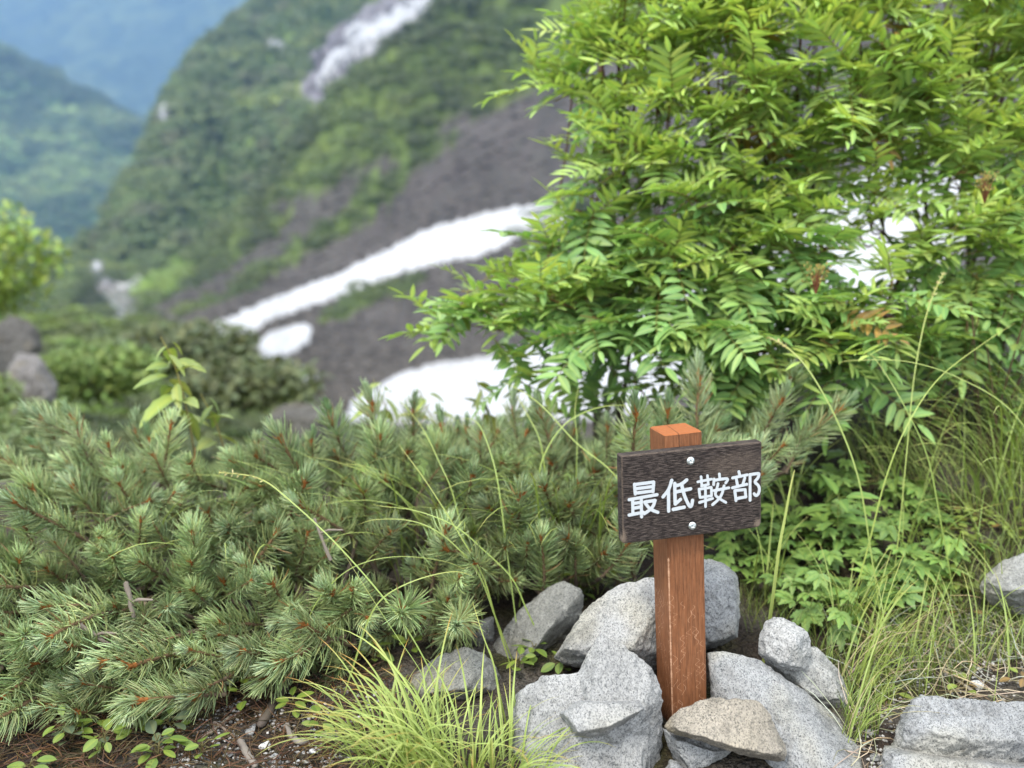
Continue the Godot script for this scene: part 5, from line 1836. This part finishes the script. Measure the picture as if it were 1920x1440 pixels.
	for q in scattered(poly([40, 1400, 180, 1350, 330, 1290, 460, 1280, 470, 1330, 330, 1380, 320, 1450, 40, 1460]), 58.0):
		var o := thing("bilberry", "low bilberry with oval leaves under the pine branches at the lower left", "bilberry", gnd(q.x, q.y), "bilberries at the lower left")
		herb(o, berry + [dull], 7, rf(0.025, 0.06), 0.020, 0.4, Color(0.15, 0.13, 0.05))
	for e in [[560, 1345, "bilberry sprig between the fallen sticks and the sedge tuft"], [600, 1372, "bilberry sprig at the left rim of the sedge tuft"], [385, 1425, "bilberry sprig at the bottom edge left of the pebbles"], [700, 1243, "bilberry sprig in the shade of the pines behind the sedge tuft"], [772, 1222, "bilberry sprig beside the low lichen-grey rock"], [836, 1205, "bilberry sprig between the low lichen-grey rock and the small grey stone"], [1052, 1262, "leafy sprig between the long sloping rock and the peaked rock"], [965, 1262, "leafy sprig in front of the rounded grey rock"], [1010, 1240, "small green sprig in the gap between the rounded and the long rock"], [1085, 1130, "green sprig atop the gap between the two grey rocks left of the post"]]:
		herb(thing("bilberry", e[2], "bilberry", gnd(e[0], e[1])), berry, 7, 0.035, 0.018, 0.4, Color(0.15, 0.13, 0.05))
	for q in scattered(poly([1080, 1080, 1190, 1010, 1215, 1070, 1130, 1095]), 40.0):
		herb(thing("bilberry", "dark green leafy sprig under the pine needles left of the signpost", "bilberry", gnd(q.x, q.y + 30.0), "leafy sprigs left of the signpost"), berry + [dull], 8, 0.06, 0.02, 0.4, Color(0.15, 0.13, 0.05))
	# the yellowing sapling that stands above the pine crest
	var sap := []
	for k in 7:
		sap.append(leaf_mesh("lance", rf(0.060, 0.09), Color(0.19, 0.275, 0.065).lerp(Color(0.30, 0.35, 0.11), rf(0, 1))))
	var tops := [[322, 672, 2.5, "yellow-green sapling with curling leaves standing above the left of the pine crest", 20, 0.15], [395, 775, 2.62, "short leafy sapling beside the yellow-green one on the pine crest", 7, 0.08], [715, 745, 2.9, "lime-leaved sprig before the lower snow patch", 6, 0.07], [905, 745, 2.85, "leafy green sprig between the snow and the pine crest", 7, 0.07], [800, 765, 2.9, "low bright leafy sprig on the pine crest under the snow patch", 7, 0.08], [1000, 760, 2.85, "bushy green sprig below the lowest rowan leaves", 8, 0.08]]
	for e in tops:
		var top := at(e[0], e[1], e[2])
		var base := on_ground(top.x + 0.03, top.z)
		var o := thing("sapling", e[3], "sapling", base)
		var mb := MB.new()
		var rel := top - base
		var line := curve([Vector3.ZERO, rel * 0.5 + Vector3(0.02, 0, 0.0), rel * 0.85 + Vector3(0.012, 0, 0), rel, rel + Vector3(-0.02, 0.06, 0.01)], 5)
		tube(mb, line, 0.003, 0.0012, 5, Color(0.16, 0.12, 0.05), Color(0.30, 0.26, 0.07))
		part("stem", mb.mesh(M.twig), o)
		for k in e[4]:
			var s := lerpf(0.0, 1.0, float(k) / (e[4] - 1))
			var p := rel + Vector3(rf(-0.015, 0.015), lerpf(-e[5], 0.045, s), 0)
			var yaw: float = k * 2.4 + rf(-0.4, 0.4)
			var b := Basis(Vector3.UP, yaw) * Basis(Vector3.RIGHT, rf(-0.4, 1.2)) * Basis(Vector3(0, 0, 1), rf(-0.8, 0.8))
			part("leaf", sap[rng.randi() % 7], o, Transform3D(b.scaled(Vector3.ONE * lerpf(2.0, 1.0, s) * rf(0.7, 1.15)), p))
	# the bright blurred shrub at the left edge, and darker ones on the slope below it
	for e in [[-16, 492, 8.5, 0.58, 0.50, Color(0.22, 0.31, 0.06), "lime green leafy shrub at the left edge above the dark boulder"],
			[70, 800, 5.6, 0.24, 0.14, Color(0.12, 0.17, 0.055), "small leafy shrub in front of the tilted pale boulder"],
			[-20, 745, 6.2, 0.20, 0.14, Color(0.13, 0.19, 0.055), "small leafy shrub at the left edge against the tilted pale boulder"],
			[120, 690, 7.4, 0.22, 0.14, Color(0.13, 0.20, 0.05), "small leafy shrub between the two left boulders and the bright low shrub"],
			[30, 880, 4.6, 0.20, 0.20, Color(0.10, 0.14, 0.05), "dull leafy shrub at the left edge below the pale boulder"],
			[190, 700, 9.0, 0.55, 0.26, Color(0.13, 0.20, 0.045), "bright green low shrub on the near slope right of the boulders"],
			[350, 655, 12.0, 0.9, 0.28, Color(0.06, 0.08, 0.03), "dark green low shrub along the rim of the near slope"],
			[470, 720, 10.0, 0.75, 0.20, Color(0.065, 0.085, 0.03), "dark green low shrub on the near slope above the dusky boulder"]]:
		var c := at(e[0], e[1], e[2])
		var o := thing("leafy_shrub", e[6], "shrub", c - Vector3(0, e[4], 0))
		var fm := MB.new()
		for k in 3600:
			var u := Vector3(rf(-1, 1), rf(-1, 1), rf(-1, 1))
			if u.length() > 1.0:
				continue
			u *= 1.0 + 0.35 * nz.get_noise_3dv(u * 1.7 + c)
			var p := Vector3(u.x * e[3], e[4] + u.y * e[4], u.z * e[3])
			leaflet(fm, p, Vector3(rf(-1, 1), rf(-0.5, 0.8), rf(-1, 1)), Vector3(rf(-0.4, 0.4), 1, rf(-0.4, 0.4)), e[3] * rf(0.12, 0.20), e[3] * 0.09, 0.3, 0.2, jit(e[5], 0.35), 0.3, 0, 3)
		part("foliage", fm.mesh(M.far_leaf), o)
		var tm := MB.new()
		for k in 5:
			tube(tm, curve([Vector3(0, e[4] * 0.15, 0), Vector3(rf(-0.3, 0.3) * e[3], e[4] * 0.6, rf(-0.3, 0.3) * e[3]), Vector3(rf(-0.8, 0.8) * e[3], e[4] * 1.4, rf(-0.8, 0.8) * e[3])], 4), 0.02, 0.008, 5, Color(0.1, 0.08, 0.06), Color(0.1, 0.08, 0.06))
		part("stems", tm.mesh(M.bark), o)

# ------------------------------------------------------------------ sticks, pebbles, litter
func litter() -> void:
	for s in [
		["dark fallen stick lying under the pines among the pebbles", [545, 1282, 520, 1322, 505, 1345, 488, 1374], 0.0105, Color(0.075, 0.062, 0.05)],
		["grey forked twig lying right of the dark fallen stick", [538, 1368, 546, 1388, 562, 1404, 575, 1396], 0.0065, Color(0.17, 0.15, 0.13)],
		["grey stick poking up from the bottom edge among the pebbles", [452, 1402, 464, 1424, 480, 1452], 0.0075, Color(0.17, 0.15, 0.13)],
		["thin pale twig on the soil left of the dark stick", [395, 1382, 420, 1358, 432, 1350], 0.003, Color(0.22, 0.19, 0.15)],
		["thin dry twig across the soil left of the pebbles", [372, 1402, 400, 1372, 404, 1360, 440, 1388], 0.003, Color(0.20, 0.16, 0.13)],
		["small dry root on gravel above the corner slab", [1770, 1265, 1800, 1290, 1836, 1310], 0.004, Color(0.30, 0.26, 0.21)]]:
		var pts := []
		for k in s[1].size() / 2:
			pts.append(gnd(s[1][2 * k], s[1][2 * k + 1]) + Vector3(0, s[2] * 0.8 + rf(0, 0.006), 0))
		var base: Vector3 = pts[0]
		for k in pts.size():
			pts[k] -= base
		var mb := MB.new()
		var col: Color = s[3]
		tube(mb, curve(pts, 6), s[2], s[2] * 0.75, 8, col, col * 1.2, 0.5)
		var o := part("stick", mb.mesh(M.bark), self, Transform3D(Basis(), base))
		meta(o, s[0], "stick")
	for s in [["bare grey forked branch among the pine shoots at the left", [236, 1092, 246, 1130, 250, 1168, 232, 1196], 1.90, 0.0055], ["bare grey branch stub in the pine needles below the forked one", [150, 1172, 178, 1192, 214, 1214], 1.86, 0.0060], ["thick scaly pine branch running along the lowest shoots at the left", [40, 1330, 110, 1290, 160, 1262, 240, 1228], 1.83, 0.0095], ["bare grey twig between the pine shoots above the sedge tuft", [620, 1050, 600, 1000, 590, 972], 1.95, 0.004]]:
		var pts := []
		for k in s[1].size() / 2:
			pts.append(at(s[1][2 * k], s[1][2 * k + 1], s[2]))
		var base: Vector3 = pts[0]
		for k in pts.size():
			pts[k] -= base
		var mb := MB.new()
		tube(mb, curve(pts, 7), s[3], s[3] * 0.6, 8, Color(0.17, 0.145, 0.12), Color(0.20, 0.17, 0.145), 0.7)
		tube(mb, [pts[1], pts[1] + Vector3(0.02, 0.012, 0.01), pts[1] + Vector3(0.05, 0.014, 0.015)], s[3] * 0.6, s[3] * 0.35, 6, Color(0.18, 0.15, 0.125), Color(0.20, 0.17, 0.145), 0.6)
		var o := part("dead_branch", mb.mesh(M.bark), self, Transform3D(Basis(), base))
		meta(o, s[0], "branch")
	# pebbles one can tell apart
	var pale := Color(0.46, 0.46, 0.45)
	for e in [[497, 1402, 26, "white angular pebble under the dark stick", 1.3], [470, 1378, 24, "mossy grey stone at the end of the dark stick", 0.6], [590, 1412, 22, "speckled pebble left of the sedge tuft", 1.0], [620, 1385, 34, "dull grey stone half hidden by the sedge blades", 0.55], [556, 1436, 18, "white pebble at the bottom edge left of the sedge tuft", 1.3], [574, 1430, 16, "small pale pebble beside the white one at the bottom edge", 0.95], [428, 1420, 24, "brownish pebble at the bottom edge by the grey stick", 0.7], [452, 1392, 14, "small pale pebble above the grey stick", 1.0], [515, 1425, 18, "grey pebble right of the white angular one", 0.8], [1832, 1292, 30, "pale pebble on the gravel above the corner slab", 1.1], [1700, 1385, 18, "brown pebble in the gap left of the corner slab", 0.6], [1630, 1378, 20, "small stone at the foot of the large slanting slab", 0.7], [1875, 1245, 16, "white pebble on gravel under the rounded pale rock", 1.2], [1690, 1240, 18, "pale pebble among the sparse grass right of the slabs", 1.0], [1640, 1430, 22, "dark pebble at the bottom edge between the two slabs", 0.5]]:
		var c := gnd(e[0], e[1])
		var r: float = e[2] * 0.5 * (c - eye).dot(fwd) / FOCAL
		var pts := []
		for k in 11:
			pts.append(Vector3(rf(-1, 1), rf(-0.7, 0.7), rf(-1, 1)).normalized() * Vector3(1.15, 0.75, 0.95) * r)
		var tint: Color = pale * e[4]
		var o := part("pebble", rock_mesh([pts], Vector3.ZERO, 12, 14.0, 0.15, Color(minf(tint.r, 0.6), minf(tint.g, 0.6), minf(tint.b, 0.6)), M.granite), self, Transform3D(Basis(), c + Vector3(0, r * 0.35, 0)))
		meta(o, e[3], "pebble")
	# gravel, fallen needles and straw
	var ts := []
	var cs := []
	for q in scattered(poly([300, 1330, 640, 1290, 720, 1300, 720, 1460, 300, 1460]), 7.0) + scattered(poly([1610, 1180, 1990, 1130, 1990, 1330, 1700, 1330, 1640, 1460, 1600, 1460]), 9.0):
		if nz.get_noise_2d(q.x * 0.015, q.y * 0.015) < -0.15:
			continue
		var p := gnd(q.x, q.y)
		var s := rf(0.0012, 0.0042)
		ts.append(Transform3D(Basis.from_euler(Vector3(rf(0, 6), rf(0, 6), rf(0, 6))).scaled(Vector3(s, s * 0.8, s)), p))
		var v := rf(0.08, 0.5)
		cs.append(Color(v, v * 0.97, v * 0.93))
	scatter("gravel", stone_mesh(), ts, cs, "fine gravel on the bare soil")
	ts = []
	cs = []
	for q in scattered(poly([-60, 1330, 420, 1260, 700, 1230, 760, 1290, 720, 1460, -60, 1460]), 11.0):
		var p := gnd(q.x, q.y) + Vector3(0, rf(0.001, 0.008), 0)
		var L := rf(0.6, 1.1)
		ts.append(Transform3D(Basis(Vector3.UP, rf(0, TAU)) * Basis(Vector3.RIGHT, rf(1.2, 1.7)).scaled(Vector3(1, L, 1)), p))
		cs.append(jit(Color(0.13, 0.085, 0.05), 0.5))
	var fallen := MB.new()
	needle(fallen, Vector3.ZERO, 0.0, 0.3, 0.05, Color(0.8, 0.8, 0.8), 0.6)
	scatter("fallen_needles", fallen.mesh(M.dry), ts, cs, "brown fallen pine needles on the soil at the lower left")
	ts = []
	cs = []
	for q in scattered(poly([1560, 1200, 1700, 1170, 1990, 1120, 1990, 1340, 1700, 1340, 1640, 1460, 1590, 1460]), 21.0):
		var p := gnd(q.x, q.y) + Vector3(0, rf(0.0, 0.012), 0)
		ts.append(Transform3D(Basis(Vector3.UP, rf(0, TAU)) * Basis(Vector3.RIGHT, rf(1.0, 1.6)) * Basis(Vector3.UP, rf(0, TAU)).scaled(Vector3(1, rf(0.4, 1.6), 1)), p))
		cs.append(jit(Color(0.46, 0.42, 0.29), 0.45))
	var bent := MB.new()
	needle(bent, Vector3.ZERO, 0.0, 0.2, 0.11, Color(0.75, 0.75, 0.75), 1.1)
	scatter("straw", bent.mesh(M.dry), ts, cs, "pale dry straw lying on the gravelly soil at the right")
	ts = []
	cs = []
	var short_blade := MB.new()
	blade_into(short_blade, Vector3.ZERO, Vector3(0, 0, 1), 0.07, 0.0022, 0.2, 1.1, Color(0.9, 0.9, 0.9), Color(1, 1, 1), 0.6, 0.4)
	for q in scattered(poly([1380, 1100, 1480, 1120, 1560, 1160, 1700, 1100, 1990, 960, 1990, 1240, 1850, 1260, 1740, 1310, 1680, 1310, 1640, 1400, 1590, 1390, 1520, 1210, 1400, 1190]), 9.0) + scattered(poly([1560, 860, 1640, 780, 1760, 740, 1990, 700, 1990, 960, 1760, 1000, 1600, 920]), 12.0) + scattered(poly([1990, 700, 2700, 720, 2700, 1300, 2300, 1420, 1990, 1330]), 12.0):
		ts.append(Transform3D(Basis(Vector3.UP, rf(0, TAU)).scaled(Vector3.ONE * rf(0.5, 1.4)), gnd(q.x, q.y)))
		cs.append(jit(Color(0.20, 0.27, 0.06), 0.35))
	scatter("grass", short_blade.mesh(M.grass), ts, cs, "short fine grass between the slabs and the herb bed")

# ------------------------------------------------------------------ the scene
func _ready() -> void:
	rng.seed = 20240
	nz.noise_type = FastNoiseLite.TYPE_SIMPLEX_SMOOTH
	nz.frequency = 1.0
	nz.fractal_octaves = 3
	nz.seed = 5
	nz2.noise_type = FastNoiseLite.TYPE_SIMPLEX
	nz2.frequency = 1.0
	nz2.fractal_octaves = 2
	nz2.seed = 77
	var th := deg_to_rad(PITCH)
	fwd = Vector3(0, -sin(th), -cos(th))
	upv = Vector3(0, cos(th), -sin(th))
	# camera
	var cam := Camera3D.new()
	cam.name = "camera"
	var lens := CameraAttributesPhysical.new()
	lens.frustum_focal_length = 29.70
	lens.frustum_focus_distance = 1.72
	lens.frustum_near = 0.05
	lens.frustum_far = 9000.0
	lens.exposure_aperture = 29.70 / 17.0
	cam.attributes = lens
	cam.position = eye
	cam.rotation = Vector3(-th, 0, 0)
	add_child(cam)
	cam.current = true
	# an even, bright, clouded sky
	var sky := ProceduralSkyMaterial.new()
	sky.sky_top_color = Color(0.97, 0.985, 1.0)
	sky.sky_horizon_color = Color(0.80, 0.84, 0.88)
	sky.sky_curve = 0.35
	sky.ground_bottom_color = Color(0.30, 0.32, 0.28)
	sky.ground_horizon_color = Color(0.55, 0.60, 0.62)
	sky.sun_angle_max = 1.0
	var env := Environment.new()
	env.background_mode = Environment.BG_SKY
	env.sky = Sky.new()
	env.sky.sky_material = sky
	env.background_energy_multiplier = 1.08
	env.tonemap_mode = Environment.TONE_MAPPER_LINEAR
	env.tonemap_exposure = 3.0
	env.ssao_enabled = true
	env.ssil_enabled = true
	env.sdfgi_enabled = true
	env.fog_enabled = true
	env.fog_light_color = Color(0.52, 0.68, 0.90)
	env.fog_density = 0.00013
	var we := WorldEnvironment.new()
	we.name = "environment"
	we.environment = env
	add_child(we)
	var sun := DirectionalLight3D.new()
	sun.name = "sun"
	sun.light_energy = 0.42
	sun.light_color = Color(1.0, 0.97, 0.92)
	sun.light_angular_distance = 15.0
	sun.shadow_enabled = true
	sun.rotation_degrees = Vector3(-58, -35, 0)
	add_child(sun)
	materials()
	valley()
	ground()
	signpost()
	rocks()
	pines()
	rowans()
	grasses()
	herbs()
	litter()
